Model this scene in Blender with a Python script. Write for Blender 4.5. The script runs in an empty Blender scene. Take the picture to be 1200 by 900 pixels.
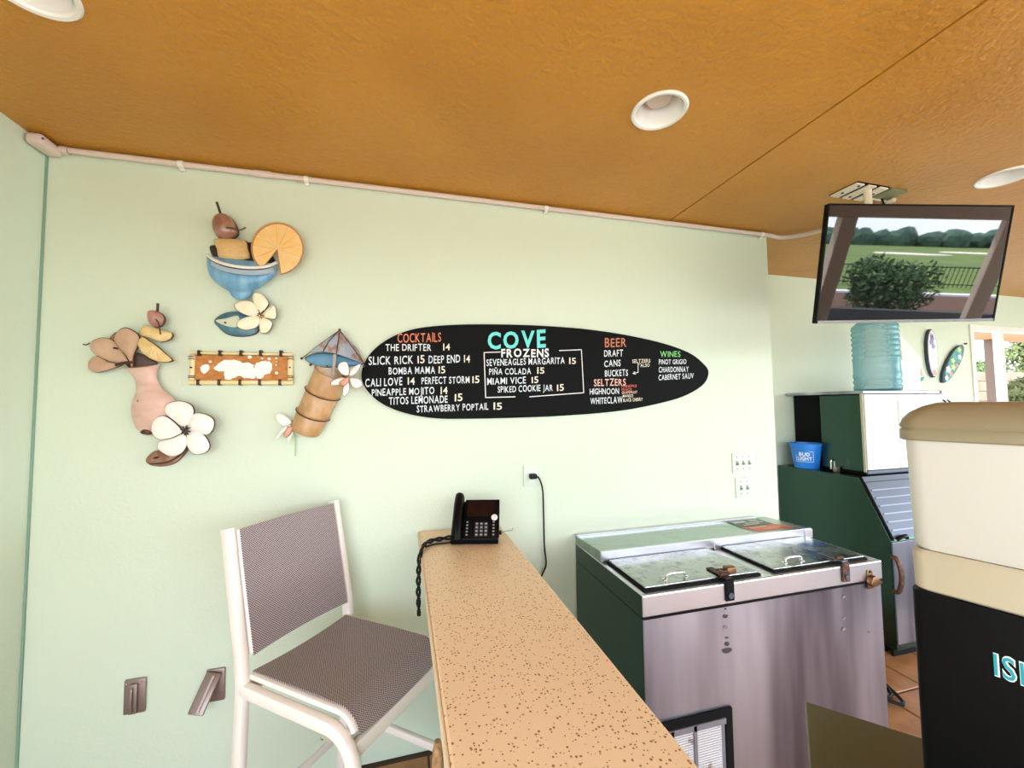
import bpy, bmesh, math, random
from mathutils import Vector, Matrix
random.seed(7)
S = bpy.context.scene
COL = S.collection
PI = math.pi
# ---------------------------------------------------------------- camera
CAM_POS = Vector((0.0, 0.0, 1.62))
RX = Vector((0.96582375, -0.25895256, -0.01131606))
UX = Vector((-0.00256567, -0.05320657, 0.99858023))
FX = Vector((0.25918699, 0.96442347, 0.05205256))
FPX = 478.2
cam_d = bpy.data.cameras.new('camera')
cam_d.sensor_width = 36.0
cam_d.lens = FPX / 1200 * 36
cam_d.clip_start = 0.02
cam_d.clip_end = 500
cam = bpy.data.objects.new('camera', cam_d)
COL.objects.link(cam)
cam.matrix_world = Matrix(((RX.x, UX.x, -FX.x, CAM_POS.x), (RX.y, UX.y, -FX.y, CAM_POS.y),
                           (RX.z, UX.z, -FX.z, CAM_POS.z), (0, 0, 0, 1)))
S.camera = cam
# ---------------------------------------------------------------- light, exposure
S.view_settings.view_transform = 'Standard'
S.view_settings.look = 'None'
S.view_settings.gamma = 1
S.view_settings.use_curve_mapping = False
S.view_settings.exposure = 1.14
world = bpy.data.worlds.new('sky')
S.world = world
world.use_nodes = True
wn = world.node_tree.nodes; wl = world.node_tree.links
wn.clear()
wo = wn.new('ShaderNodeOutputWorld'); wb = wn.new('ShaderNodeBackground')
wt = wn.new('ShaderNodeTexCoord'); ws = wn.new('ShaderNodeSeparateXYZ'); wr = wn.new('ShaderNodeValToRGB')
wl.new(wt.outputs['Generated'], ws.inputs[0]); wl.new(ws.outputs['Z'], wr.inputs[0])
wr.color_ramp.elements[0].color = (0.86, 0.94, 1.0, 1)
wr.color_ramp.elements[1].color = (0.45, 0.62, 0.95, 1)
wl.new(wr.outputs[0], wb.inputs[0]); wb.inputs[1].default_value = 3.6
wl.new(wb.outputs[0], wo.inputs[0])
sun_d = bpy.data.lights.new('sun', 'SUN'); sun_d.energy = 9.0; sun_d.angle = math.radians(1)
sun_d.color = (1, 0.95, 0.86)
sun = bpy.data.objects.new('sun', sun_d); COL.objects.link(sun)
sun.location = (-3, -8, 12)
sun.rotation_euler = Vector((0.35, 0.62, -1.35)).to_track_quat('-Z', 'Y').to_euler()
for nm, loc, rot, sx, sy in (('sky_portal', (2.9, -2.15, 1.25), (PI/2, 0, 0), 9.4, 2.5),
                             ('sky_portal', (-1.42, -1.2, 1.25), (PI/2, 0, -PI/2), 1.9, 2.5), ('sky_portal', (7.8, -.4, 1.3), (PI/2, 0, PI/2), 3.4, 2.6)):
    ld = bpy.data.lights.new(nm, 'AREA'); ld.shape = 'RECTANGLE'; ld.size = sx; ld.size_y = sy
    ld.cycles.is_portal = True
    lo = bpy.data.objects.new(nm, ld); COL.objects.link(lo); lo.location = loc; lo.rotation_euler = rot

# ---------------------------------------------------------------- measuring helpers (sight line of a photo point met with a real plane)
def ray(x, y): return FX * FPX + RX * (x - 600) + UX * (450 - y)
def PY(x, y, v): d = ray(x, y); return CAM_POS + d * (v / d.y)
def PZ(x, y, v): d = ray(x, y); return CAM_POS + d * ((v - CAM_POS.z) / d.z)
def PX(x, y, v): d = ray(x, y); return CAM_POS + d * (v / d.x)

WALL = 2.05; FAR = 2.72; CEIL = 2.70; XL = -1.406; XR = 2.25

# ---------------------------------------------------------------- materials
MATS = {}
def mat(name, col, rough=0.6, metal=0.0, **k):
    if name in MATS: return MATS[name]
    m = bpy.data.materials.new(name); m.use_nodes = True
    nt = m.node_tree; b = nt.nodes['Principled BSDF']
    b.inputs['Base Color'].default_value = (*col, 1); b.inputs['Roughness'].default_value = rough
    b.inputs['Metallic'].default_value = metal
    if 'ior' in k: b.inputs['IOR'].default_value = k['ior']
    if 'trans' in k: b.inputs['Transmission Weight'].default_value = k['trans']
    if 'coat' in k: b.inputs['Coat Weight'].default_value = k['coat']; b.inputs['Coat Roughness'].default_value = 0.05
    if 'spec' in k: b.inputs['Specular IOR Level'].default_value = k['spec']
    tc = nt.nodes.new('ShaderNodeTexCoord')
    if 'mottle' in k:      # (scale, second colour, contrast position lo, hi [, stretch])
        q = k['mottle']; n = nt.nodes.new('ShaderNodeTexNoise'); n.inputs['Scale'].default_value = q[0]
        n.inputs['Detail'].default_value = k.get('detail', 5); src = tc.outputs['Object']
        if len(q) > 4:
            mp = nt.nodes.new('ShaderNodeMapping'); mp.inputs['Scale'].default_value = q[4]
            nt.links.new(src, mp.inputs[0]); src = mp.outputs[0]
        nt.links.new(src, n.inputs['Vector'])
        r = nt.nodes.new('ShaderNodeValToRGB'); r.color_ramp.elements[0].position = q[2]; r.color_ramp.elements[1].position = q[3]
        r.color_ramp.elements[0].color = (*col, 1); r.color_ramp.elements[1].color = (*q[1], 1)
        nt.links.new(n.outputs['Fac'], r.inputs[0]); nt.links.new(r.outputs[0], b.inputs['Base Color'])
    if 'rmottle' in k:     # roughness variation (scale, lo, hi, stretch)
        q = k['rmottle']; n = nt.nodes.new('ShaderNodeTexNoise'); n.inputs['Scale'].default_value = q[0]; n.inputs['Detail'].default_value = 1.5
        mp = nt.nodes.new('ShaderNodeMapping'); mp.inputs['Scale'].default_value = q[3]
        nt.links.new(tc.outputs['Object'], mp.inputs[0]); nt.links.new(mp.outputs[0], n.inputs['Vector'])
        r = nt.nodes.new('ShaderNodeMapRange'); r.inputs['From Min'].default_value = .15; r.inputs['From Max'].default_value = .85
        r.inputs['To Min'].default_value = q[1]; r.inputs['To Max'].default_value = q[2]
        nt.links.new(n.outputs['Fac'], r.inputs['Value']); nt.links.new(r.outputs[0], b.inputs['Roughness'])
    if 'bump' in k:        # (scale, strength, distance)
        q = k['bump']; n = nt.nodes.new('ShaderNodeTexNoise'); n.inputs['Scale'].default_value = q[0]; n.inputs['Detail'].default_value = 4
        src = tc.outputs['Object']
        if len(q) > 3:
            mp = nt.nodes.new('ShaderNodeMapping'); mp.inputs['Scale'].default_value = q[3]
            nt.links.new(src, mp.inputs[0]); src = mp.outputs[0]
        nt.links.new(src, n.inputs['Vector'])
        bp = nt.nodes.new('ShaderNodeBump'); bp.inputs['Strength'].default_value = q[1]; bp.inputs['Distance'].default_value = q[2]
        nt.links.new(n.outputs['Fac'], bp.inputs['Height']); nt.links.new(bp.outputs[0], b.inputs['Normal'])
    MATS[name] = m
    return m
def dots(name, base, dot, scale, thr, rnd, rough=0.6, mask=None, uv=False):
    m = mat(name, base, rough)
    nt = m.node_tree; b = nt.nodes['Principled BSDF']; tc = nt.nodes.new('ShaderNodeTexCoord')
    v = nt.nodes.new('ShaderNodeTexVoronoi'); v.inputs['Scale'].default_value = scale; v.inputs['Randomness'].default_value = rnd
    if uv: v.voronoi_dimensions = '2D'
    nt.links.new(tc.outputs['UV' if uv else 'Object'], v.inputs['Vector'])
    c = nt.nodes.new('ShaderNodeMath'); c.operation = 'LESS_THAN'; nt.links.new(v.outputs['Distance'], c.inputs[0])
    c.inputs[1].default_value = thr
    if mask:
        sx = nt.nodes.new('ShaderNodeSeparateColor'); nt.links.new(v.outputs['Color'], sx.inputs[0])
        mm = nt.nodes.new('ShaderNodeMath'); mm.operation = 'MULTIPLY'; nt.links.new(sx.outputs[0], mm.inputs[0]); mm.inputs[1].default_value = thr * mask
        nt.links.new(mm.outputs[0], c.inputs[1])
    mx = nt.nodes.new('ShaderNodeMix'); mx.data_type = 'RGBA'
    mx.inputs[6].default_value = (*base, 1); mx.inputs[7].default_value = (*dot, 1)
    nt.links.new(c.outputs[0], mx.inputs[0]); nt.links.new(mx.outputs[2], b.inputs['Base Color'])
    return m
M_WALL = mat('green_paint', (0.64, 0.73, 0.585), 0.55, bump=(90, 0.25, 0.004), mottle=(1.3, (0.66, 0.75, 0.61), .3, .7))
M_CEIL = mat('orange_plaster', (0.49, 0.215, 0.018), 0.42, bump=(48, 0.75, 0.010), mottle=(2.2, (0.55, 0.25, 0.024), .35, .65))
M_SEAM = mat('seam_red', (0.10, 0.015, 0.006), 0.7)
M_GROOVE = mat('groove_green', (0.22, 0.36, 0.27), 0.7)
M_TILE = mat('brown_tile', (0.42, 0.20, 0.075), 0.45, mottle=(9, (0.30, 0.13, 0.045), .35, .65), bump=(25, .2, .004))
M_GROUT = mat('dark_grout', (0.07, 0.045, 0.03), 0.9, bump=(60, .3, .004))
M_COUNTER = dots('speckled_stone', (0.87, 0.645, 0.40), (0.34, 0.15, 0.05), 135, 0.36, 1.0, 0.32, mask=1.05)
M_CEDGE = mat('counter_edge', (0.78, 0.62, 0.42), 0.45)
M_CREAM = mat('cream_paint', (0.80, 0.78, 0.74), 0.5)
M_PIPE = mat('pink_white_pipe', (0.68, 0.56, 0.50), 0.5)
M_WHITE = mat('white_paint', (0.82, 0.80, 0.76), 0.45)
M_WHITEG = mat('white_enamel', (0.85, 0.83, 0.78), 0.25)
M_PLATE = mat('pale_green_plate', (0.66, 0.76, 0.64), 0.45)
M_FRAME = mat('white_powder_coat', (0.86, 0.79, 0.74), 0.35)
M_SLING = dots('sling_weave', (0.50, 0.42, 0.42), (0.06, 0.045, 0.055), 175, 0.40, 0.0, 0.75, uv=True)
M_STEEL = mat('reflection_streaked_stainless', (0.15, 0.135, 0.17), 0.34, 1.0, mottle=(1.5, (0.66, 0.69, 0.80), .30, .70, (2.6, 2.6, .35)), detail=3)  # dark purple to lavender streaks stand for reflections painted into the steel
M_STEELP = mat('pale_stainless', (0.62, 0.63, 0.68), 0.33, 1.0, mottle=(2.5, (.68, .68, .72), .2, .8, (2, 1, .3)), detail=2)
M_STEELG = mat('shade_tinted_stainless', (0.06, 0.105, 0.085), 0.27, 1.0)  # darker green copy of the stainless; shade and wall reflection put into its colour
M_STEELD = mat('ribbed_stainless', (0.09, 0.105, 0.135), 0.42, .8)
M_BLACK = mat('black_plastic', (0.003, 0.003, 0.0035), 0.35, spec=.10)
M_BLACKM = mat('black_matte', (0.005, 0.005, 0.005), 0.75, spec=.15)
M_RUBBER = mat('black_rubber', (0.006, 0.006, 0.007), 0.5, spec=.25)
M_SCREEN = mat('dark_glass_screen', (0.004, 0.004, 0.005), 0.02, ior=2.05)
M_RUST = mat('rusty_iron', (0.16, 0.07, 0.035), 0.55, 0.5, mottle=(60, (0.05, 0.03, 0.03), .4, .6))
M_CHROME = mat('chrome', (0.75, 0.75, 0.75), 0.15, 1.0)
M_BRASS = mat('aged_brass', (0.24, 0.14, 0.075), 0.38, 1.0)
M_TAUPE = mat('taupe_metal', (0.30, 0.23, 0.21), 0.4, 0.6)
M_BOARD = mat('chalkboard_black', (0.004, 0.0045, 0.005), 0.7, spec=.12)
M_BLUEB = mat('bucket_blue', (0.02, 0.22, 0.75), 0.35)
M_JUG = mat('blue_jug_plastic', (0.10, 0.44, 0.54), 0.12)
_nt = M_JUG.node_tree; _lw = _nt.nodes.new('ShaderNodeLayerWeight'); _lw.inputs['Blend'].default_value = .45
_mr = _nt.nodes.new('ShaderNodeMapRange'); _mr.inputs['To Min'].default_value = .42; _mr.inputs['To Max'].default_value = .95
_nt.links.new(_lw.outputs['Facing'], _mr.inputs['Value']); _nt.links.new(_mr.outputs[0], _nt.nodes['Principled BSDF'].inputs['Alpha'])
M_WATER = mat('jug_water', (0.20, 0.55, 0.72), 0.02, trans=0.9, ior=1.33)
M_HOPPER = mat('frosted_hopper', (0.60, 0.56, 0.49), 0.32, trans=0.15, ior=1.4)
M_LID = mat('smoky_lid', (0.27, 0.22, 0.13), 0.28, trans=0.1)
M_GLASS = mat('window_glass', (1, 1, 1), 0.0, trans=1.0, ior=1.05)
M_OAK = mat('rattan', (0.42, 0.24, 0.11), 0.6, bump=(140, .8, .004), mottle=(80, (0.25, 0.13, 0.06), .4, .6))

# ---------------------------------------------------------------- object helpers
def link(name, me, m=None, parent=None, smooth=False):
    o = bpy.data.objects.new(name, me); COL.objects.link(o)
    if m is not None and not me.materials: me.materials.append(m)
    if parent is not None: o.parent = parent
    if smooth:
        for p in me.polygons: p.use_smooth = True
    return o
def obj(name, bm, m=None, parent=None, smooth=False, sharp=35):
    bmesh.ops.recalc_face_normals(bm, faces=bm.faces)
    me = bpy.data.meshes.new(name); bm.to_mesh(me); bm.free()
    o = link(name, me, m, parent, smooth)
    if smooth:
        try: me.set_sharp_from_angle(angle=math.radians(sharp))
        except Exception: pass
    return o
def tag(o, label=None, cat=None, group=None, kind=None):
    if label: o['label'] = label
    if cat: o['category'] = cat
    if group: o['group'] = group
    if kind: o['kind'] = kind
    return o
def empty(name, label, cat, loc=(0, 0, 0), rot=(0, 0, 0), group=None):
    o = bpy.data.objects.new(name, None); COL.objects.link(o); o.location = loc; o.rotation_euler = rot
    o.empty_display_size = .1
    return tag(o, label, cat, group)
def struct(name, bm, m, parent=None, **k):
    o = obj(name, bm, m, parent, **k)
    if parent is None: o['kind'] = 'structure'
    return o
def box(bm, x0, x1, y0, y1, z0, z1, bev=0.0, mx=None, seg=2):
    g = bmesh.ops.create_cube(bm, size=1.0)['verts']
    c = Vector(((x0+x1)/2, (y0+y1)/2, (z0+z1)/2)); s = (abs(x1-x0), abs(y1-y0), abs(z1-z0))
    for v in g: v.co = Vector((v.co.x*s[0], v.co.y*s[1], v.co.z*s[2])) + c
    fs = set(f for v in g for f in v.link_faces)
    if bev > 0:
        es = list(set(e for v in g for e in v.link_edges))
        r = bmesh.ops.bevel(bm, geom=es, offset=min(bev, min(s)*.45), segments=seg, profile=.5, affect='EDGES')
        g = list(set(v for f in r['faces'] for v in f.verts) | set(v for v in g if v.is_valid))
    if mx is not None:
        allv = set(g)
        for v in list(allv):
            if v.is_valid: v.co = mx @ v.co
    return bm
def bx(*a, **k): return box(bmesh.new(), *a, **k)
def tube(bm, pts, r, n=10, rx=None, caps=True, radii=None, up=None):
    pts = [Vector(p) for p in pts]; rings = []
    prev = None
    for i, p in enumerate(pts):
        if i == 0: t = pts[1]-p
        elif i == len(pts)-1: t = p-pts[i-1]
        else: t = (pts[i+1]-p).normalized()+(p-pts[i-1]).normalized()
        t.normalize()
        if prev is None:
            a = Vector(up) if up else (Vector((0, 0, 1)) if abs(t.z) < .9 else Vector((1, 0, 0)))
        else: a = prev
        u = (a - t*a.dot(t)).normalized(); prev = u; w = t.cross(u)
        R = radii[i] if radii else r; R2 = rx if rx else R
        rings.append([bm.verts.new(p + u*math.cos(2*PI*k/n)*R + w*math.sin(2*PI*k/n)*R2) for k in range(n)])
    for a, b in zip(rings, rings[1:]):
        for k in range(n): bm.faces.new((a[k], a[(k+1) % n], b[(k+1) % n], b[k]))
    if caps: bm.faces.new(rings[0][::-1]); bm.faces.new(rings[-1])
    return bm
def rtube(bm, pts, w, h, up=(0, 0, 1), rnd=.3):
    """rounded-rectangle tube, w across, h along 'up'"""
    pts = [Vector(p) for p in pts]; rings = []; prev = Vector(up)
    sec = []
    for sx, sy, a0 in ((1, 1, 0), (-1, 1, 90), (-1, -1, 180), (1, -1, 270)):
        rr = min(w, h)*rnd
        for a in (0, 45, 90):
            t = math.radians(a0+a); sec.append((sx*(w/2-rr)+rr*math.cos(t), sy*(h/2-rr)+rr*math.sin(t)))
    n = len(sec)
    for i, p in enumerate(pts):
        if i == 0: t = pts[1]-p
        elif i == len(pts)-1: t = p-pts[i-1]
        else: t = (pts[i+1]-p).normalized()+(p-pts[i-1]).normalized()
        t.normalize(); u = (prev - t*prev.dot(t)).normalized(); prev = u; s = t.cross(u)
        rings.append([bm.verts.new(p + s*a + u*b) for a, b in sec])
    for a, b in zip(rings, rings[1:]):
        for k in range(n): bm.faces.new((a[k], a[(k+1) % n], b[(k+1) % n], b[k]))
    bm.faces.new(rings[0][::-1]); bm.faces.new(rings[-1])
    return bm
def lathe(bm, prof, n=32, c=(0, 0, 0), mx=None):
    rings = []
    for r, z in prof:
        if r < 1e-6: rings.append([bm.verts.new(Vector((c[0], c[1], c[2]+z)))])
        else: rings.append([bm.verts.new(Vector((c[0]+r*math.cos(2*PI*k/n), c[1]+r*math.sin(2*PI*k/n), c[2]+z))) for k in range(n)])
    for a, b in zip(rings, rings[1:]):
        for k in range(n):
            if len(a) == 1 and len(b) == 1: break
            if len(a) == 1: bm.faces.new((a[0], b[k], b[(k+1) % n]))
            elif len(b) == 1: bm.faces.new((a[k], a[(k+1) % n], b[0]))
            else: bm.faces.new((a[k], a[(k+1) % n], b[(k+1) % n], b[k]))
    if mx is not None:
        for ring in rings:
            for v in ring: v.co = mx @ v.co
    return bm
def prism(bm, poly, axis, a, b, bev=0):
    """poly of 2D points extruded along axis ('x','y','z') from a to b"""
    def P(p, t): return {'x': (t, p[0], p[1]), 'y': (p[0], t, p[1]), 'z': (p[0], p[1], t)}[axis]
    A = [bm.verts.new(P(p, a)) for p in poly]; B = [bm.verts.new(P(p, b)) for p in poly]
    fs = [bm.faces.new(A), bm.faces.new(B[::-1])]
    for i in range(len(poly)): fs.append(bm.faces.new((A[i], B[i], B[(i+1) % len(poly)], A[(i+1) % len(poly)])))
    if bev:
        es = list(set(e for f in fs for e in f.edges))
        bmesh.ops.bevel(bm, geom=es, offset=bev, segments=2, profile=.5, affect='EDGES')
    return bm
def catmull(P, closed=True, k=5):
    P = [Vector(p) for p in P]; n = len(P); out = []
    rng = range(n) if closed else range(n-1)
    for i in rng:
        a = P[(i-1) % n] if closed or i > 0 else P[i]; b = P[i]; c = P[(i+1) % n]; d = P[(i+2) % n] if closed or i+2 < n else c
        for j in range(k):
            t = j/k
            out.append(.5*((2*b)+(-a+c)*t+(2*a-5*b+4*c-d)*t*t+(-a+3*b-3*c+d)*t**3))
    if not closed: out.append(P[-1])
    return out
def arc(c, r, a0, a1, n, u, v):
    c = Vector(c); u = Vector(u); v = Vector(v)
    return [c+u*r*math.cos(a0+(a1-a0)*i/n)+v*r*math.sin(a0+(a1-a0)*i/n) for i in range(n+1)]

# ================================================================ STRUCTURE
# back wall with a fine vertical groove at the left corner, its return and the recessed far wall
struct('wall_back', bx(XL, XR, WALL, WALL+.12, 0, CEIL+.1), M_WALL)
struct('wall_return', bx(XR-.12, XR, WALL+.12, FAR, 0, CEIL+.1), M_WALL)
struct('wall_left', bx(XL-.12, XL, -0.25, WALL+.12, 0, CEIL+.1), M_WALL)
gx = PY(56, 200, WALL).x
struct('trim_1', bx(XL, XL+.007, WALL-.007, WALL+.001, 0, CEIL), M_GROOVE)
# far wall around the window opening
WX0, WX1, WZ0, WZ1 = 5.46, 7.35, 0.95, 2.375
bm = bmesh.new()
box(bm, XR-.12, WX0, FAR, FAR+.14, 0, CEIL+.1); box(bm, WX1, 7.9, FAR, FAR+.14, 0, CEIL+.1)
box(bm, WX0, WX1, FAR, FAR+.14, 0, WZ0); box(bm, WX0, WX1, FAR, FAR+.14, WZ1, CEIL+.1)
struct('wall_far', bm, M_WALL)
struct('wall_right', bx(7.75, 7.9, 1.3, FAR, 0, CEIL+.1), M_WALL)
# window: frame, mullion, two panes
wroot = bpy.data.objects.new('window_1', None); COL.objects.link(wroot); wroot['kind'] = 'structure'
wroot.location = ((WX0+WX1)/2, FAR, WZ0)
def wpart(name, bmx, m):
    o = obj(name, bmx, m, wroot); o.matrix_parent_inverse = Matrix.Translation(wroot.location).inverted(); return o
bm = bmesh.new(); t = .055
for a in ((WX0, WX0+t, WZ0, WZ1), (WX1-t, WX1, WZ0, WZ1), (WX0+t, WX1-t, WZ0, WZ0+t), (WX0+t, WX1-t, WZ1-t, WZ1)):
    box(bm, a[0], a[1], FAR-.012, FAR+.07, a[2], a[3], .004)
wpart('window_frame', bm, M_WHITE)
mxp = PY(1176, 420, FAR).x
wpart('mullion', bx(mxp-.03, mxp+.03, FAR, FAR+.06, WZ0+t, WZ1-t, .004), M_WHITE)
wpart('pane', bx(WX0+t, mxp-.03, FAR+.03, FAR+.034, WZ0+t, WZ1-t), M_GLASS)
wpart('pane', bx(mxp+.03, WX1-t, FAR+.04, FAR+.044, WZ0+t, WZ1-t), M_GLASS)
wpart('window_sill', bx(WX0-.03, WX1+.03, FAR-.04, FAR, WZ0-.03, WZ0, .004), M_WHITE)

# floor: grout bed with single tiles
floor = struct('floor', bx(-2.6, 7.9, -3.0, FAR+.14, -.08, -.006), M_GROUT)
tbm = bx(-.148, .148, -.148, .148, -.012, 0, .004, seg=1)
tme = bpy.data.meshes.new('tile'); tbm.to_mesh(tme); tbm.free(); tme.materials.append(M_TILE)
first = True
ntile = 0
for i in range(17):
    for j in range(11):
        x = XL+.155+i*.305; y = WALL-.175-j*.305
        if x > XR-.1 and False: continue
        o = link('tile', tme, None, floor); o.location = (x, y, 0); o.rotation_euler = (0, 0, (PI/2)*random.randint(0, 3)); ntile += 1
for i in range(9):
    for j in range(2):
        x = XR+.16+i*.305; y = FAR-.16-j*.305
        o = link('tile', tme, None, floor); o.location = (x, y, 0); ntile += 1
# ceiling: two plaster panels either side of a red seam, holes for the recessed lights
SEAM = 1.524
LIGHTS = [(0.913, 1.258), (-0.92, 1.258), (2.815, 1.236)]
HR = .088
def panel(x0, x1, y0, y1, z0, z1, holes):
    bm = bmesh.new(); h = .13
    xs = sorted({x0, x1} | {a for c in holes for a in (c[0]-h, c[0]+h)}); YA = holes[0][1]-h; ys = [y0, YA, YA+2*h, y1]
    for i in range(len(xs)-1):
        for j in range(len(ys)-1):
            a, b, c, d = xs[i], xs[i+1], ys[j], ys[j+1]
            hole = [q for q in holes if abs((a+b)/2-q[0]) < 1e-4 and c == YA]
            if not hole:
                bm.faces.new([bm.verts.new(v) for v in ((a, c, z0), (b, c, z0), (b, d, z0), (a, d, z0))])
            else:
                q = hole[0]; n = 40; inn = []; out = []
                for k in range(n):
                    t = 2*PI*k/n+PI/4; ct, st = math.cos(t), math.sin(t)
                    s = min(h/max(abs(ct), 1e-6), ((d-q[1]) if st > 0 else (q[1]-c))/max(abs(st), 1e-6)); inn.append(bm.verts.new((q[0]+HR*ct, q[1]+HR*st, z0))); out.append(bm.verts.new((q[0]+s*ct, q[1]+s*st, z0)))
                for k in range(n): bm.faces.new((inn[k], out[k], out[(k+1) % n], inn[(k+1) % n]))
    bmesh.ops.remove_doubles(bm, verts=bm.verts, dist=1e-5)
    for (a, b, c, d) in ((x0, x0, y0, y1), (x1, x1, y0, y1)):
        bm.faces.new([bm.verts.new(v) for v in ((a, c, z0), (a, d, z0), (a, d, z1), (a, c, z1))])
    return bm
cl = struct('ceiling', bx(-1.53, 7.9, -2.2, FAR+.14, CEIL+.1, CEIL+.16), M_SEAM)
struct('ceiling_panel', panel(-1.53, SEAM-.0045, -2.2, FAR+.14, CEIL, CEIL+.1, LIGHTS[:2]), M_CEIL, cl)
struct('ceiling_panel', panel(SEAM+.0045, 7.9, -2.2, FAR+.14, CEIL, CEIL+.1, LIGHTS[2:]), M_CEIL, cl)
# open front: header beam and two columns
M_STUCCO = mat('tan_stucco', (0.60, 0.48, 0.40), 0.8, bump=(60, .3, .004))
struct('header_beam', bx(-1.53, 7.9, -2.2, -1.95, 2.525, CEIL), M_STUCCO)
struct('column_1', bx(3.86, 4.03, -2.15, -2.03, 0, 2.525, .01), M_STUCCO)
struct('column_2', bx(5.58, 5.75, -2.12, -2.04, 0, 2.525, .01), M_STUCCO)

# ================================================================ CEILING FITTINGS
for i, (x, y) in enumerate(LIGHTS):
    lab = ['white recessed ceiling light in the orange ceiling above the menu board',
           'white recessed ceiling light cut off by the top left corner of the photo',
           'white recessed ceiling light right of and above the television'][i]
    e = empty('recessed_light', lab, 'ceiling light', (x, y, CEIL), group='recessed ceiling lights')
    bm = bmesh.new(); lathe(bm, [(.100, 0), (.101, -.004), (.096, -.009), (.086, -.007), (.080, .002), (.0795, .012)], 48)
    obj('trim_ring', bm, M_WHITEG, e, True)
    bm = bmesh.new(); lathe(bm, [(.080, .0), (.072, .035), (.062, .078), (.0, .08)], 48)
    obj('reflector', bm, M_WHITEG, e, True)
    bm = bmesh.new(); lathe(bm, [(.0, .03), (.025, .031), (.042, .038), (.048, .05), (.048, .078)], 40)
    obj('lamp', bm, mat('frosted_lamp', (0.72, 0.62, 0.52), .5), e, True)

# conduit along the wall top and junction box
cz = CEIL-.02; cy = WALL-.022
e = empty('conduit', 'long pinkish white conduit pipe along the top of the green wall', 'pipe', (XL, WALL, CEIL))
inv = Matrix.Translation(e.location).inverted()
def sub(o, root):
    o.matrix_parent_inverse = Matrix.LocRotScale(root.location, root.rotation_euler, None).inverted(); return o
bm = bmesh.new()
pa = [Vector((-1.318, cy, cz)), Vector((XR-.05, cy, cz))] + catmull([(XR, cy, cz), (2.38, 2.03, cz), (2.50, 1.90, cz), (2.53, 1.72, cz), (2.5, 1.5, cz)], False, 5)
tube(bm, pa, .0125, 12)
sub(obj('pipe', bm, M_PIPE, e, True), e)
for px in (212, 359, 640, 893):
    x = PY(px, 200+(px-212)*.125, cy).x; bm = bmesh.new()
    tube(bm, [(x-.009, cy, cz), (x+.009, cy, cz)], .0155, 12); box(bm, x-.009, x+.009, cy+.002, WALL, cz-.024, cz-.008, .001)
    sub(obj('pipe_strap', bm, M_WHITE, e, True), e)
x = PY(308, 200, cy).x; bm = bmesh.new(); tube(bm, [(x-.035, cy, cz), (x+.035, cy, cz)], .0155, 12); sub(obj('coupling', bm, M_PIPE, e, True), e)
e = empty('junction_box', 'rounded white junction box in the upper left wall corner', 'junction box', (XL+.03, WALL-.06, CEIL-.03))
bm = bmesh.new(); box(bm, -.026, .030, -.055, .055, -.022, .022, .016, seg=3); obj('cover', bm, M_PIPE, e, True)
bm = bmesh.new(); tube(bm, [(.028, .038, .008), (.055, .038, .008)], .0165, 14); obj('collar', bm, M_PIPE, e, True)
for yy in (-.05, .03):
    bm = bmesh.new(); tube(bm, [(.029, yy, 0), (.0325, yy, 0)], .004, 8); obj('screw', bm, M_RUST, e)

# ================================================================ WALL ART helpers
def wp(px, py, off=0.0): return PY(px, py, WALL-off)
M_EDGE = mat('dark_rust_edge', (0.10, 0.05, 0.03), .7)
def puff(name, pts, d, off, m, parent, flat=.35, k=4, closed=True, smooth=True, cen=None, rim=True):
    """closed outline (photo points on the wall plane) turned into a domed sheet-metal piece of depth d standing off the wall"""
    P = catmull([wp(*p, off) for p in pts], True, k) if k > 1 else [wp(*p, off) for p in pts]
    c = sum(P, Vector())/len(P) if cen is None else wp(*cen, off)
    bm = bmesh.new(); rings = []
    if name == 'petal': d *= .6
    prof = [(1.0, 0.006), (1.0, -.0), (.962, -d*flat*.5), (.86, -d*.6), (.62, -d*.86), (.3, -d*.97)]
    for s, dy in prof: rings.append([bm.verts.new(c+(p-c)*s+Vector((0, dy, 0))) for p in P])
    n = len(P)
    for a, b in zip(rings, rings[1:]):
        for i in range(n): bm.faces.new((a[i], b[i], b[(i+1) % n], a[(i+1) % n]))
    t = bm.verts.new(c+Vector((0, -d, 0)))
    for i in range(n): bm.faces.new((rings[-1][i], t, rings[-1][(i+1) % n]))
    bm.faces.new(rings[0])
    if rim and d > .007:
        bm.faces.ensure_lookup_table()
        for f in bm.faces[:2*n]: f.material_index = 1
        bm.faces[-1].material_index = 1
    o = obj(name, bm, m, parent, smooth, 60)
    if rim and d > .007: o.data.materials.append(M_EDGE)
    if parent is not None: sub(o, parent)
    return o
def wline(name, pts, r, off, m, parent, smooth=True, radii=None):
    P = catmull([wp(p[0], p[1], off) for p in pts], False, 4)
    if radii: radii = [radii[0]+(radii[1]-radii[0])*i/(len(P)-1) for i in range(len(P))]
    bm = bmesh.new(); tube(bm, P, r, 8, radii=radii); o = obj(name, bm, m, parent, smooth); sub(o, parent); return o
def standoff(pts, parent, depth):
    for p in pts:
        a = wp(*p, 0); bm = bmesh.new(); tube(bm, [a, a-Vector((0, depth, 0))], .004, 6); sub(obj('mounting_pin', bm, M_RUST, parent), parent)
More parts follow.
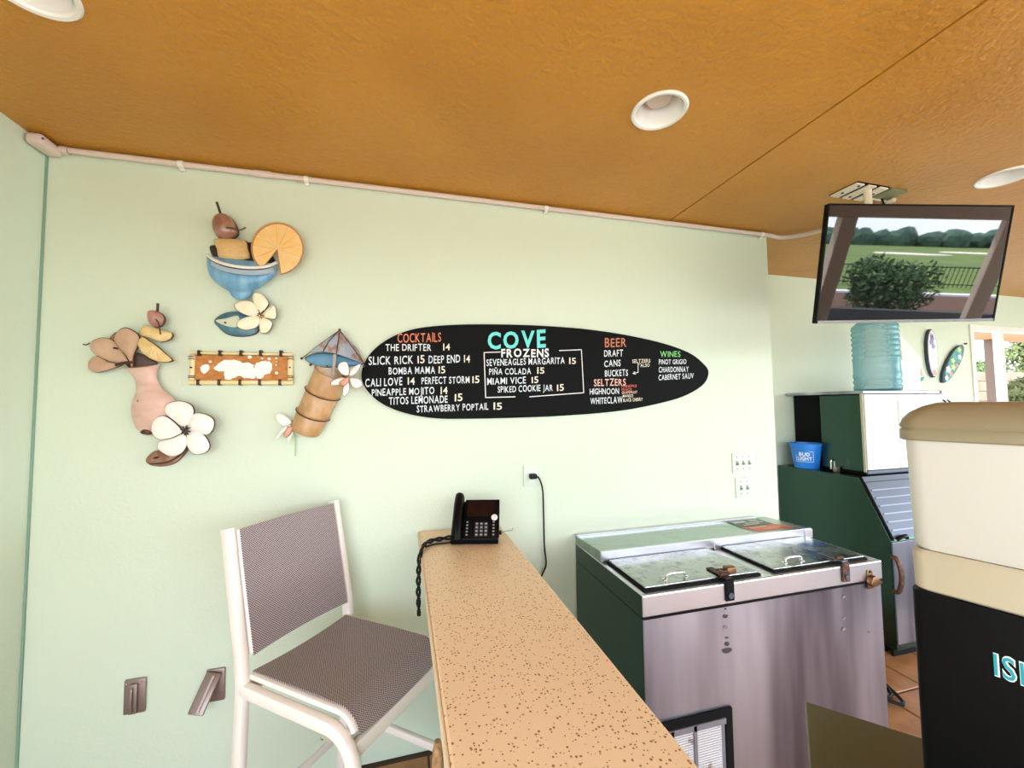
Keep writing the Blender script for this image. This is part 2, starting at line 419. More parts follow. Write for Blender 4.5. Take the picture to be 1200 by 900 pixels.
def relief(name, left, right, d, off, m, parent, sag=(0, 0), base=.25):
    """bellied sheet-metal form between two side outlines, half-elliptic in section"""
    Lc = catmull([Vector((p[0], p[1], 0)) for p in left], False, 5); Rc = catmull([Vector((p[0], p[1], 0)) for p in right], False, 5)
    def res(P, n):
        D = [0]
        for a, b in zip(P, P[1:]): D.append(D[-1]+(b-a).length)
        out = []; j = 0
        for i in range(n+1):
            t = D[-1]*i/n
            while j < len(P)-2 and D[j+1] < t: j += 1
            f = (t-D[j])/max(1e-9, D[j+1]-D[j]); out.append(P[j].lerp(P[j+1], min(1, f)))
        return out
    n = 22; Lr = res(Lc, n); Rr = res(Rc, n); W0 = max((a-b).length for a, b in zip(Lr, Rr)); bm = bmesh.new(); rows = []; K = 16
    for i, (a, b) in enumerate(zip(Lr, Rr)):
        w = (a-b).length/W0; r = []; sg = sag[0]+(sag[1]-sag[0])*i/n
        for k in range(K+1):
            u = (1-math.cos(PI*k/K))/2; p = a.lerp(b, u); sn = math.sin(PI*k/K)
            r.append(bm.verts.new(wp(p.x, p.y+sg*math.sin(PI*u), off+d*(base*(0 if k in (0, K) else 1)+(1-base)*sn)*min(1, w*1.1))))
        rows.append(r)
    for a, b in zip(rows, rows[1:]):
        for k in range(K): bm.faces.new((a[k], a[k+1], b[k+1], b[k]))
        bm.faces.new((a[0], b[0], b[-1], a[-1]))
    bm.faces.new(rows[0]); bm.faces.new(rows[-1])
    o = obj(name, bm, m, parent, True, 60); sub(o, parent); return o
def strip(name, top, bot, offs, m, parent):
    A = catmull([wp(p[0], p[1], o_) for p, o_ in zip(top, offs)], False, 5); Bq = catmull([wp(p[0], p[1], o_+.008) for p, o_ in zip(bot, offs)], False, 5)
    bm = bmesh.new(); a = [bm.verts.new(p) for p in A]; b = [bm.verts.new(p) for p in Bq]; c = [bm.verts.new(p+Vector((0, .01, 0))) for p in A]; d = [bm.verts.new(p+Vector((0, .01, 0))) for p in Bq]
    for i in range(len(A)-1):
        bm.faces.new((a[i], a[i+1], b[i+1], b[i])); bm.faces.new((c[i], d[i], d[i+1], c[i+1])); bm.faces.new((a[i], c[i], c[i+1], a[i+1])); bm.faces.new((b[i], b[i+1], d[i+1], d[i]))
    o = obj(name, bm, m, parent, True, 40); sub(o, parent); return o
def crop(ox, oy, s, pts): return [(ox+x/s, oy+y/s) for x, y in pts]
A1 = lambda *p: crop(80, 220, 4.0, p)
A2 = lambda *p: crop(80, 380, 4.5, p)
A3 = lambda *p: crop(300, 360, 5.0, p)
M_CHERRY = mat('cherry_lacquer', (0.27, 0.115, 0.075), 0.22, coat=.6, mottle=(14, (0.42, 0.22, 0.15), .4, .7))
M_PCHERRY = mat('pink_cherry', (0.42, 0.19, 0.16), 0.3, coat=.3, mottle=(20, (0.50, 0.28, 0.2), .4, .7))
M_STEM = mat('dark_stem', (0.05, 0.025, 0.018), 0.5)
M_PINE = mat('pineapple_yellow', (0.72, 0.48, 0.20), 0.5, mottle=(30, (0.62, 0.38, 0.16), .4, .65, (1, 1, 4)))
M_ORANGE = mat('orange_flesh', (0.86, 0.52, 0.17), 0.45, mottle=(18, (0.84, 0.60, 0.28), .4, .7))
M_RIND = mat('orange_rind', (0.52, 0.22, 0.06), 0.5)
M_PITH = mat('pale_membrane', (0.90, 0.70, 0.40), 0.5)
M_BOWL = mat('bowl_blue', (0.11, 0.30, 0.52), 0.3, coat=.4, mottle=(9, (0.22, 0.46, 0.66), .4, .65, (3, 1, .6)))
M_BOWLB = mat('bowl_pale_band', (0.40, 0.52, 0.62), 0.35)
M_DARKIN = mat('bowl_inside', (0.02, 0.018, 0.02), 0.5)
M_IVORY = mat('ivory_petal', (0.88, 0.84, 0.66), 0.42, mottle=(25, (0.86, 0.76, 0.42), .5, .75))
M_WPETAL = mat('white_petal', (0.88, 0.84, 0.80), 0.42, mottle=(22, (0.84, 0.72, 0.60), .55, .8))
M_RUSTP = mat('rusted_petal_edge', (0.28, 0.12, 0.05), 0.6)
M_LEAF = mat('blue_leaf', (0.04, 0.13, 0.20), 0.28, coat=.5, mottle=(14, (0.10, 0.28, 0.36), .4, .65))
M_LEAFY = mat('pale_leaf_patch', (0.60, 0.66, 0.50), 0.4)
M_TANP = mat('tan_petal', (0.50, 0.31, 0.20), 0.4, mottle=(12, (0.62, 0.42, 0.28), .35, .7))
M_PINK = mat('pink_vase', (0.66, 0.41, 0.34), 0.38, mottle=(12, (0.76, 0.54, 0.44), .35, .7, (1, 1, 2.5)))
M_LEMON = mat('lemon_slice', (0.72, 0.50, 0.20), 0.45, mottle=(30, (0.80, 0.62, 0.32), .4, .7))
M_BROWNL = mat('brown_leaf', (0.24, 0.10, 0.055), 0.25, coat=.5, mottle=(22, (0.40, 0.22, 0.14), .4, .65))

# ---- cocktail bowl
e = empty('wall_decoration', 'metal wall art of a blue cocktail bowl with cherry, orange slice and white flower', 'wall art', wp(283, 350), group='tropical metal wall art')
puff('bowl_inside', A1((662, 280), (690, 268), (780, 262), (860, 256), (930, 290), (965, 330), (972, 365), (900, 372), (780, 365), (690, 335)), .012, .008, M_DARKIN, e)
puff('pineapple_chunk', A1((683, 242), (760, 240), (835, 250), (846, 290), (856, 335), (790, 342), (712, 345), (698, 290)), .022, .030, M_PINE, e, .7, 2)
relief('bowl', A1((650, 318), (650, 365), (664, 412), (705, 455), (752, 486), (766, 508), (790, 526)), A1((974, 356), (977, 392), (955, 425), (905, 460), (868, 482), (860, 500), (838, 522)), .055, .022, M_BOWL, e, (9, 0))
OF = (.034, .074, .090, .094, .090, .074, .034)
strip('bowl_band', A1((652, 326), (690, 350), (745, 368), (815, 380), (880, 382), (935, 376), (975, 362)), A1((655, 352), (700, 380), (750, 396), (815, 406), (880, 408), (935, 402), (974, 388)), OF, M_BOWLB, e)
P = catmull([wp(p[0], p[1], o_) for p, o_ in zip(A1((652, 316), (690, 342), (745, 361), (815, 373), (880, 375), (935, 368), (974, 352)), OF)], False, 5)
bm = bmesh.new(); tube(bm, P, .007, 8); sub(obj('rim', bm, mat('white_rim', (0.85, 0.84, 0.80), .4), e, True), e)
bm = bmesh.new(); tube(bm, [p+Vector((0, -.002, -.009)) for p in P], .0025, 6); sub(obj('rim_line', bm, M_STEM, e, True), e)
puff('cherry', A1((690, 138), (725, 122), (765, 140), (792, 182), (797, 222), (765, 244), (722, 242), (692, 222), (678, 180)), .045, .030, M_CHERRY, e, .6)
wline('cherry_stem', A1((696, 68), (704, 92), (713, 120)), .005, .05, M_STEM, e)
wline('cherry_stem', A1((740, 186), (770, 190), (805, 198), (832, 186)), .003, .085, M_STEM, e)
oc = (80+982/4, 220+288/4)
def slice_pts(cx, cy, r, a0, a1, n=22, sx=1, sy=1): return [(cx+r*sx*math.cos(math.radians(a0+(a1-a0)*i/n)), cy-r*sy*math.sin(math.radians(a0+(a1-a0)*i/n))) for i in range(n+1)]
def wedge(name, cx, cy, r, a0, a1, d, off, m, parent, n=22, sx=1., sy=1.):
    bm = bmesh.new(); P = [wp(cx, cy, off)]+[wp(*q, off) for q in slice_pts(cx, cy, r, a0, a1, n, sx, sy)]
    A = [bm.verts.new(p) for p in P]; B = [bm.verts.new(p-Vector((0, d, 0))) for p in P]
    for i in range(1, len(P)-1): bm.faces.new((A[0], A[i], A[i+1])); bm.faces.new((B[0], B[i+1], B[i]))
    for i in range(len(P)): j = (i+1) % len(P); bm.faces.new((A[i], B[i], B[j], A[j]))
    return sub(obj(name, bm, m, parent), parent)
wedge('orange_rind', *oc, 30.5, -82, 232, .012, .052, M_RIND, e, sx=1.0)
for i in range(11):
    a = -80+i*(312/11); wedge('orange_segment', oc[0], oc[1], 27.8, a+1.6, a+312/11-1.6, .006, .064, M_ORANGE, e, 4)
wedge('membrane', *oc, 28.8, -81, 231, .003, .0635, M_PITH, e)
puff('leaf', A1((684, 622), (730, 588), (800, 580), (850, 600), (895, 650), (880, 685), (820, 698), (750, 690), (705, 655)), .018, .012, M_LEAF, e, .5)
puff('leaf_patch', A1((690, 622), (740, 612), (795, 600), (800, 640), (780, 655), (730, 645)), .004, .030, M_LEAFY, e)
fc = (80+902/4, 220+598/4)
for pts in (((900, 590), (868, 540), (868, 495), (905, 495), (936, 530), (936, 555)), ((896, 592), (870, 540), (820, 528), (778, 545), (795, 578), (850, 602)),
            ((896, 604), (850, 602), (800, 622), (792, 652), (835, 668), (890, 650)), ((900, 608), (895, 650), (905, 682), (940, 675), (958, 635), (930, 612)),
            ((908, 598), (930, 570), (965, 548), (977, 590), (970, 615), (930, 612))):
    puff('petal', A1(*pts), .016, .042, M_IVORY, e, .5)
bm = bmesh.new(); lathe(bm, [(.009, 0), (.008, .004), (0, .007)], 10, mx=Matrix.Translation(wp(*fc, .058)) @ Matrix.Rotation(PI/2, 4, 'X')); sub(obj('flower_centre', bm, M_ORANGE, e, True), e)
for p in ((890, 572), (885, 590), (915, 575), (920, 600), (905, 615)):
    q = (80+p[0]/4, 220+p[1]/4); wline('stamen', [((fc[0]), (fc[1])), ((fc[0]+q[0])/2, (fc[1]+q[1])/2-.5), q], .0016, .064, M_STEM, e)
standoff([(285, 320), (325, 292), (265, 272), (300, 370), (268, 380)], e, .04)

# ---- vase
e = empty('wall_decoration', 'metal wall art of a pink vase with tan petals, lemon slices and large white flower', 'wall art', wp(180, 460), group='tropical metal wall art')
puff('vase_inside', A2((300, 200), (350, 150), (420, 170), (470, 205), (430, 228), (340, 236)), .01, .010, mat('vase_inside', (0.10, 0.06, 0.05), .5), e)
relief('vase', A2((285, 232), (320, 250), (352, 295), (358, 350), (338, 400), (330, 460), (350, 535), (395, 578), (425, 588)), A2((487, 210), (470, 240), (470, 290), (500, 340), (560, 395), (568, 440), (545, 500), (500, 560), (445, 588)), .055, .018, M_PINK, e, (1.5, 0))
for pts in (((340, 232), (310, 170), (245, 95), (262, 35), (310, 18), (370, 55), (375, 100), (345, 170)),
            ((320, 205), (280, 130), (240, 85), (180, 70), (125, 90), (118, 130), (150, 165), (230, 200)),
            ((290, 210), (220, 200), (150, 168), (108, 195), (108, 235), (150, 255), (220, 240))):
    puff('petal', A2(*pts), .02, .03+random.uniform(0, .008), M_TANP, e, .5)
puff('petal', A2((215, 78), (245, 45), (265, 45), (250, 85), (228, 88)), .01, .02, M_BROWNL, e)
wline('tendril', A2((78, 105), (95, 108), (115, 98)), .0025, .03, M_STEM, e)
wline('stamen', A2((250, 215), (290, 205), (335, 200)), .006, .055, M_RUST, e)
puff('lemon_wedge', A2((378, 55), (395, 8), (440, 12), (500, 30), (550, 45), (545, 78), (490, 95), (430, 75)), .015, .035, M_LEMON, e, .6, 2)
lc = (80+450/4.5, 380+118/4.5)
puff('lemon_slice', A2((395, 65), (425, 85), (470, 115), (520, 160), (555, 193), (500, 203), (430, 180), (380, 135), (368, 92)), .014, .052, M_LEMON, e, .8, 2)
for p in ((382, 132), (402, 152), (432, 172), (468, 188), (506, 194)):
    wline('membrane', A2((450, 118), ((450+p[0])/2, (118+p[1])/2), p), .0018, .067, M_PITH, e)
puff('cherry', A1((380, 582), (405, 575), (440, 590), (456, 615), (445, 645), (420, 655), (395, 648), (380, 620)), .035, .045, M_PCHERRY, e, .6)
wline('cherry_stem', A1((420, 542), (419, 560), (418, 580)), .005, .06, M_STEM, e)
wline('cherry_stem', A1((410, 615), (425, 640), (432, 688)), .0025, .085, M_STEM, e)
puff('leaf', A2((408, 722), (425, 690), (470, 665), (560, 680), (632, 650), (610, 690), (560, 735), (500, 750), (440, 745)), .018, .014, M_BROWNL, e, .5)
wline('leaf_vein', A2((430, 738), (520, 728), (590, 690), (630, 650)), .003, .034, M_STEM, e)
for pts in (((615, 550), (560, 510), (510, 465), (520, 420), (590, 403), (650, 425), (665, 470), (635, 535)),
            ((605, 565), (555, 510), (500, 480), (450, 505), (438, 560), (470, 605), (530, 605), (580, 585)),
            ((610, 575), (550, 600), (480, 620), (475, 660), (540, 698), (600, 680), (632, 630), (625, 590)),
            ((625, 580), (630, 650), (670, 688), (730, 675), (748, 635), (715, 580), (665, 558)),
            ((630, 560), (640, 510), (670, 468), (730, 475), (770, 505), (765, 555), (730, 585), (670, 562))):
    puff('petal', A2(*pts), .022, .070, M_WPETAL, e, .5)
fc = (80+618/4.5, 380+560/4.5)
for k in range(8):
    a = k*PI/4+.2; wline('stamen', [fc, (fc[0]+3*math.cos(a), fc[1]+3*math.sin(a)), (fc[0]+6*math.cos(a), fc[1]+6*math.sin(a))], .0024, .092, M_STEM, e)
puff('rust_patch', A2((378, 570), (395, 555), (425, 560), (436, 580), (400, 582)), .004, .052, M_RUST, e)
standoff([(172, 470), (216, 508), (145, 410), (190, 535)], e, .06)

# ---- bamboo framed plaque
e = empty('wall_plaque', 'small bamboo framed plaque with peeling white paint on rusty orange panel', 'plaque', wp(284, 432))
B = lambda *p: crop(215, 400, 1200/140, p)
def wbox(name, q, y0, y1, m, parent, bev=.002):
    a = wp(*q[0]); b = wp(*q[1]); x0, x1 = sorted((a.x, b.x)); z0, z1 = sorted((a.z, b.z))
    return sub(obj(name, bx(x0, x1, WALL-y1, WALL-y0, z0, z1, bev), m, parent), parent)
M_RUSTO = mat('rusty_orange_panel', (0.42, 0.15, 0.03), .7, mottle=(45, (0.56, 0.24, 0.06), .35, .65))
M_BAMB = mat('bamboo_yellow', (0.82, 0.66, 0.34), .45, mottle=(20, (0.86, 0.75, 0.50), .4, .7))
wbox('panel', B((125, 140), (1060, 395)), .004, .016, M_RUSTO, e)
for n_, q in (('bamboo_rail', ((80, 103), (1112, 150))), ('bamboo_rail', ((80, 390), (1112, 440)))):
    a = wp(*B(q[0])[0]); b = wp(*B(q[1])[0]); zc = (a.z+b.z)/2; r = abs(a.z-b.z)/2; bm = bmesh.new()
    n = 26; pts = []; rad = []
    for i in range(n+1):
        x = a.x+(b.x-a.x)*i/n; pts.append((x, WALL-.014, zc)); rad.append(r*(1.0 if i % 5 else 1.08))
    tube(bm, pts, r, 12, radii=rad); sub(obj('bamboo_rail', bm, M_BAMB, e, True), e)
for xx in ((80, 130), (1058, 1110)):
    a = wp(*B((xx[0], 150))[0]); b = wp(*B((xx[1], 392))[0]); bm = bmesh.new(); tube(bm, [((a.x+b.x)/2, WALL-.013, a.z), ((a.x+b.x)/2, WALL-.013, b.z)], abs(b.x-a.x)/2, 12)
    sub(obj('bamboo_stile', bm, M_BAMB, e, True), e)
    c = wp(*B(((xx[0]+xx[1])/2, 268))[0]); bm = bmesh.new(); tube(bm, [(c.x, WALL-.014, c.z), (c.x, WALL-.028, c.z)], .004, 8); sub(obj('nail', bm, M_STEM, e), e)
for cx in (175, 190, 382, 398, 590, 605, 785, 800, 985, 1000):
    for y0, y1 in ((98, 154), (386, 444)):
        if y0 > 300: cx2 = cx-8
        else: cx2 = cx
        a = wp(*B((cx2, y0))[0]); b = wp(*B((cx2, y1))[0]); bm = bmesh.new()
        bm2 = bx(a.x-.0016, a.x+.0016, WALL-.030, WALL-.004, min(a.z, b.z), max(a.z, b.z)); bm.free(); sub(obj('twine', bm2, M_STEM, e), e)
for cx in (105, 1085):
    for yy in (160, 182, 352, 368):
        a = wp(*B((cx-28, yy))[0]); b = wp(*B((cx+28, yy))[0]); sub(obj('twine', bx(a.x, b.x, WALL-.029, WALL-.004, a.z-.0014, a.z+.0014), M_STEM, e), e)
M_PEEL = mat('peeling_white', (0.86, 0.84, 0.86), .6)
def ragged(pts, amp):
    P = catmull([Vector((p[0], p[1], 0)) for p in pts], True, 7); return [(p.x+random.uniform(-amp, amp), p.y+random.uniform(-amp, amp)) for p in P]
def flake(pts, amp=5):
    P = [wp(*q, .0165) for q in B(*ragged(pts, amp))]; bm = bmesh.new()
    A = [bm.verts.new(p) for p in P]; c = sum(P, Vector())/len(P); t = bm.verts.new(c-Vector((0, .0015, 0))); Bk = [bm.verts.new(p+Vector((0, .001, 0))) for p in P]
    for i in range(len(P)): j = (i+1) % len(P); bm.faces.new((A[i], A[j], t)); bm.faces.new((A[i], Bk[i], Bk[j], A[j]))
    sub(obj('paint_flake', bm, M_PEEL, e), e)
flake([(168, 265), (195, 238), (240, 230), (262, 260), (245, 300), (205, 325), (178, 300)], 3)
flake([(302, 270), (340, 235), (385, 200), (420, 190), (430, 250), (420, 290), (350, 300)], 4)
flake([(405, 210), (450, 185), (540, 190), (600, 215), (650, 215), (700, 240), (715, 300), (720, 370), (620, 370), (560, 350), (480, 378), (415, 372), (410, 300)], 6)
flake([(712, 270), (740, 215), (800, 200), (870, 208), (892, 250), (870, 320), (820, 335), (780, 375), (725, 350)], 6)
for cx, cy_, r in ((268, 205, 15), (932, 170, 12), (935, 205, 8), (932, 238, 10), (935, 318, 18), (665, 158, 22), (860, 175, 16), (790, 172, 12)):
    flake([(cx+r*math.cos(k*PI/3), cy_+r*math.sin(k*PI/3)*.8) for k in range(6)], 2)

# ---- bamboo cup with parasol
e = empty('wall_decoration', 'metal wall art of a bamboo cup with blue paper parasol and white orchids', 'wall art', wp(375, 450), group='tropical metal wall art')
M_BCUP = mat('bamboo_cup', (0.44, 0.24, 0.10), .38, coat=.3, mottle=(16, (0.58, 0.36, 0.17), .35, .65, (1.6, 1, .8)))
M_PARA = mat('rusted_blue_parasol', (0.30, 0.34, 0.40), .5, mottle=(24, (0.28, 0.15, 0.08), .48, .6))
M_PARAU = mat('parasol_underside', (0.12, 0.30, 0.45), .5)
puff('parasol_underside', A3((285, 300), (330, 275), (400, 268), (480, 278), (560, 300), (630, 330), (560, 345), (480, 352), (390, 352), (330, 335)), .008, .020, M_PARAU, e)
apex = wp(*A3((490, 135))[0], .075)
rimp = [(265, 300), (320, 275), (390, 266), (460, 274), (540, 300), (635, 332), (600, 250), (545, 195), (490, 132), (430, 175), (350, 230)]
P = [wp(*q, .03) for q in A3(*rimp)]
for i, p in enumerate(P):
    if i in (1, 2, 3, 4): p.y -= .045
bm = bmesh.new()
VS = [bm.verts.new(p) for p in P]; av = bm.verts.new(apex)
VB = [bm.verts.new(p+Vector((0, .004, 0))) for p in P]; ab = bm.verts.new(apex+Vector((0, .006, 0)))
for i in range(len(P)):
    j = (i+1) % len(P); bm.faces.new((VS[i], VS[j], av)); bm.faces.new((VB[j], VB[i], ab)); bm.faces.new((VS[i], VB[i], VB[j], VS[j]))
sub(obj('parasol', bm, M_PARA, e), e)
for q in (((490, 135), (380, 215), (268, 300)), ((490, 135), (425, 200), (390, 266)), ((490, 135), (480, 210), (470, 275)), ((490, 135), (570, 240), (635, 332))):
    o_ = [.078, .07, .04] if q[2][0] in (268, 635) else [.078, .082, .08]
    bm = bmesh.new(); tube(bm, [wp(*A3(a)[0], b) for a, b in zip(q, o_)], .0022, 6); sub(obj('parasol_rib', bm, M_RUST, e), e)
for q in ((268, 300), (320, 338), (635, 345), (490, 132)):
    c = wp(*A3(q)[0], .045); bm = bmesh.new(); bmesh.ops.create_uvsphere(bm, u_segments=8, v_segments=6, radius=.006, matrix=Matrix.Translation(c)); sub(obj('rib_tip', bm, M_RUST, e, True), e)
# cup: tilted half-round tube with two node rings
ct = wp(*A3((446, 385))[0], .03); cb = wp(*A3((290, 725))[0], .03)
ax = (cb-ct); L = ax.length; ax.normalize(); side = ax.cross(Vector((0, 1, 0))).normalized()
rt, rb = .078, .066
def cupring(t, r, dep=.7, n=20): c = ct+ax*L*t; return [c+side*r*math.cos(PI*2*k/n)+Vector((0, -1, 0))*r*dep*math.sin(PI*2*k/n)*(1 if math.sin(PI*2*k/n) > 0 else .35)+ax*r*.30*math.sin(2*PI*k/n) for k in range(n)]
bm = bmesh.new(); rings = []
for t, r in ((0, rt*1.02), (.02, rt), (.30, .074), (.33, .070), (.335, .078), (.36, .078), (.365, .070), (.4, .073), (.66, .069), (.69, .066), (.695, .074), (.72, .074), (.725, .066), (.76, .069), (.97, .064), (1.0, .060)):
    rings.append([bm.verts.new(p) for p in cupring(t, r)])
for a, b in zip(rings, rings[1:]):
    for k in range(20): bm.faces.new((a[k], a[(k+1) % 20], b[(k+1) % 20], b[k]))
bm.faces.new(rings[-1])
rin = [bm.verts.new(p) for p in cupring(0, rt*.93)]; rin2 = [bm.verts.new(p) for p in cupring(.2, rt*.85)]
for k in range(20): bm.faces.new((rings[0][k], rin[k], rin[(k+1) % 20], rings[0][(k+1) % 20])); bm.faces.new((rin[k], rin2[k], rin2[(k+1) % 20], rin[(k+1) % 20]))
bm.faces.new(rin2)
sub(obj('cup', bm, M_BCUP, e, True), e)
for t in (.348, .708):
    bm = bmesh.new(); P = cupring(t, .0785 if t < .5 else .0745); tube(bm, P[:11], .003, 6); sub(obj('node_ring', bm, M_STEM, e, True), e)
wline('parasol_stick', A3((462, 275), (458, 330), (452, 400)), .008, .06, mat('stick_grey', (0.45, 0.38, 0.36), .5), e)
for pts in (((540, 400), (500, 390), (478, 355), (495, 325), (530, 322), (545, 360)), ((545, 400), (555, 370), (590, 340), (615, 335), (600, 370), (570, 400)),
            ((548, 420), (575, 415), (610, 425), (625, 455), (600, 475), (565, 465)), ((540, 430), (548, 480), (530, 515), (512, 520), (510, 480), (525, 445)),
            ((530, 415), (490, 415), (450, 430), (438, 455), (475, 458), (520, 440))):
    puff('petal', A3(*pts), .012, .095, M_WPETAL, e, .5)
puff('orchid_lip', A3((540, 410), (515, 418), (488, 440), (500, 462), (525, 455), (545, 430)), .014, .110, mat('orchid_lip', (0.72, 0.36, 0.24), .45), e)
for pts in (((205, 680), (160, 695), (120, 665), (120, 630), (160, 628), (195, 655)), ((205, 690), (180, 720), (120, 778), (115, 770), (140, 725), (170, 700)),
            ((215, 700), (215, 745), (188, 798), (182, 790), (190, 740)), ((220, 685), (250, 678), (285, 712), (270, 735), (235, 735), (225, 710))):
    puff('petal', A3(*pts), .010, .040, M_WPETAL, e, .5)
puff('orchid_lip', A3((212, 695), (185, 705), (165, 740), (172, 765), (200, 745), (215, 715)), .014, .052, mat('orchid_lip', (0.72, 0.36, 0.24), .45), e)
wline('green_stalk', A3((228, 740), (232, 800), (230, 872)), .003, .02, mat('stalk_green', (0.35, 0.50, 0.28), .5), e)
standoff([(385, 430), (365, 490), (398, 402), (341, 500)], e, .05)
standoff([(404, 442)], e, .09)

# ================================================================ MENU BOARD
BO = [(424, 441), (430, 421), (446, 404), (470, 391), (500, 384), (550, 381), (620, 382), (680, 386), (730, 393), (775, 403), (805, 414), (821, 426), (827.5, 436), (823, 449), (808, 460), (785, 469), (740, 479), (700, 484), (650, 487.5), (600, 489.5), (550, 490.5), (510, 490), (475, 484), (448, 473), (431, 458)]
e = empty('menu_board', 'long black surfboard shaped chalkboard drinks menu on the green wall', 'menu board', wp(625, 436))
P = catmull([wp(*p, 0) for p in BO], True, 5); bm = bmesh.new()
c = sum(P, Vector())/len(P)
rr = []
for s, yy in ((1, WALL-.002), (1, WALL-.020), (.994, WALL-.025)): rr.append([bm.verts.new((c.x+(p.x-c.x)*s, yy, c.z+(p.z-c.z)*(s-.012*(s < 1)))) for p in P])
for a, b in zip(rr, rr[1:]):
    for k in range(len(P)): bm.faces.new((a[k], a[(k+1) % len(P)], b[(k+1) % len(P)], b[k]))
bm.faces.new(rr[0]); bm.faces.new(rr[-1])
sub(obj('board', bm, M_BOARD, e), e)
GL = {}
def glyph(ch, off):
    key = (ch, off)
    if key in GL: return GL[key]
    cu = bpy.data.curves.new('g', 'FONT'); cu.body = ch; cu.size = 1; cu.offset = off; cu.resolution_u = 3
    o = bpy.data.objects.new('g', cu); COL.objects.link(o)
    dg = bpy.context.evaluated_depsgraph_get(); me = o.evaluated_get(dg).to_mesh()
    vs = [v.co.copy() for v in me.vertices]; fs = [tuple(p.vertices) for p in me.polygons]
    o.to_mesh_clear() if hasattr(o, 'to_mesh_clear') else None
    COL.objects.unlink(o); bpy.data.objects.remove(o); bpy.data.curves.remove(cu)
    if vs: x0 = min(v.x for v in vs); x1 = max(v.x for v in vs)
    else: x0, x1 = 0, .25
    GL[key] = (vs, fs, x0, x1); return GL[key]
def lettering(text, fn, m, parent, off=.0, jit=.03, track=.13, name='lettering', thick=None):
    """fn(u,v): u 0..1 along the line, v in cap heights -> world"""
    pos = 0; items = []
    for ch in text:
        if ch == ' ': pos += .32; continue
        g = glyph(ch, off); items.append((g, pos)); pos += (g[3]-g[2])+track
    W = pos-track; bm = bmesh.new(); cap = .73
    for g, p in items:
        a = random.uniform(-jit, jit)*2; dy = random.uniform(-jit, jit); sh = random.uniform(.95, 1.05); cxm = (g[2]+g[3])/2
        vv = []
        for v in g[0]:
            x = (v.x-cxm)*math.cos(a)-v.y*math.sin(a)*.5+cxm; y = v.y*sh+(v.x-cxm)*math.sin(a)+dy
            vv.append(bm.verts.new(fn((p+x-g[2])/W, y/cap)))
        for f in g[1]:
            try: bm.faces.new([vv[i] for i in f])
            except Exception: pass
    me = bpy.data.meshes.new(name); bm.normal_update(); bm.to_mesh(me); bm.free()
    o = link(name, me, m, parent); return sub(o, parent)
CHALK = {'w': mat('chalk_white', (0.72, 0.80, 0.84), .8), 'y': mat('chalk_cream', (0.80, 0.76, 0.62), .8), 'o': mat('chalk_orange', (0.80, 0.24, 0.13), .8),
         't': mat('chalk_turquoise', (0.16, 0.72, 0.70), .8), 'W': mat('chalk_bright_white', (0.88, 0.88, 0.88), .8), 'b': mat('chalk_copper', (0.52, 0.20, 0.10), .8),
         'p': mat('chalk_peach', (0.82, 0.50, 0.40), .8), 'g': mat('chalk_green', (0.22, 0.62, 0.20), .8), 'r': mat('chalk_red', (0.65, 0.16, 0.10), .8)}
TY = .0262
SC = 1200/220
def line(text, x0, x1, yl, yr, h, col, A=True, off=.012, jit=.02, lab=None):
    ox = 410 if A else 620
    def fn(u, v): return wp(ox+(x0+(x1-x0)*u)/SC, 370+(yl+(yr-yl)*u-v*h)/SC, TY)
    o = lettering(text, fn, CHALK[col], e, off, jit)
    if lab: o['label'] = lab
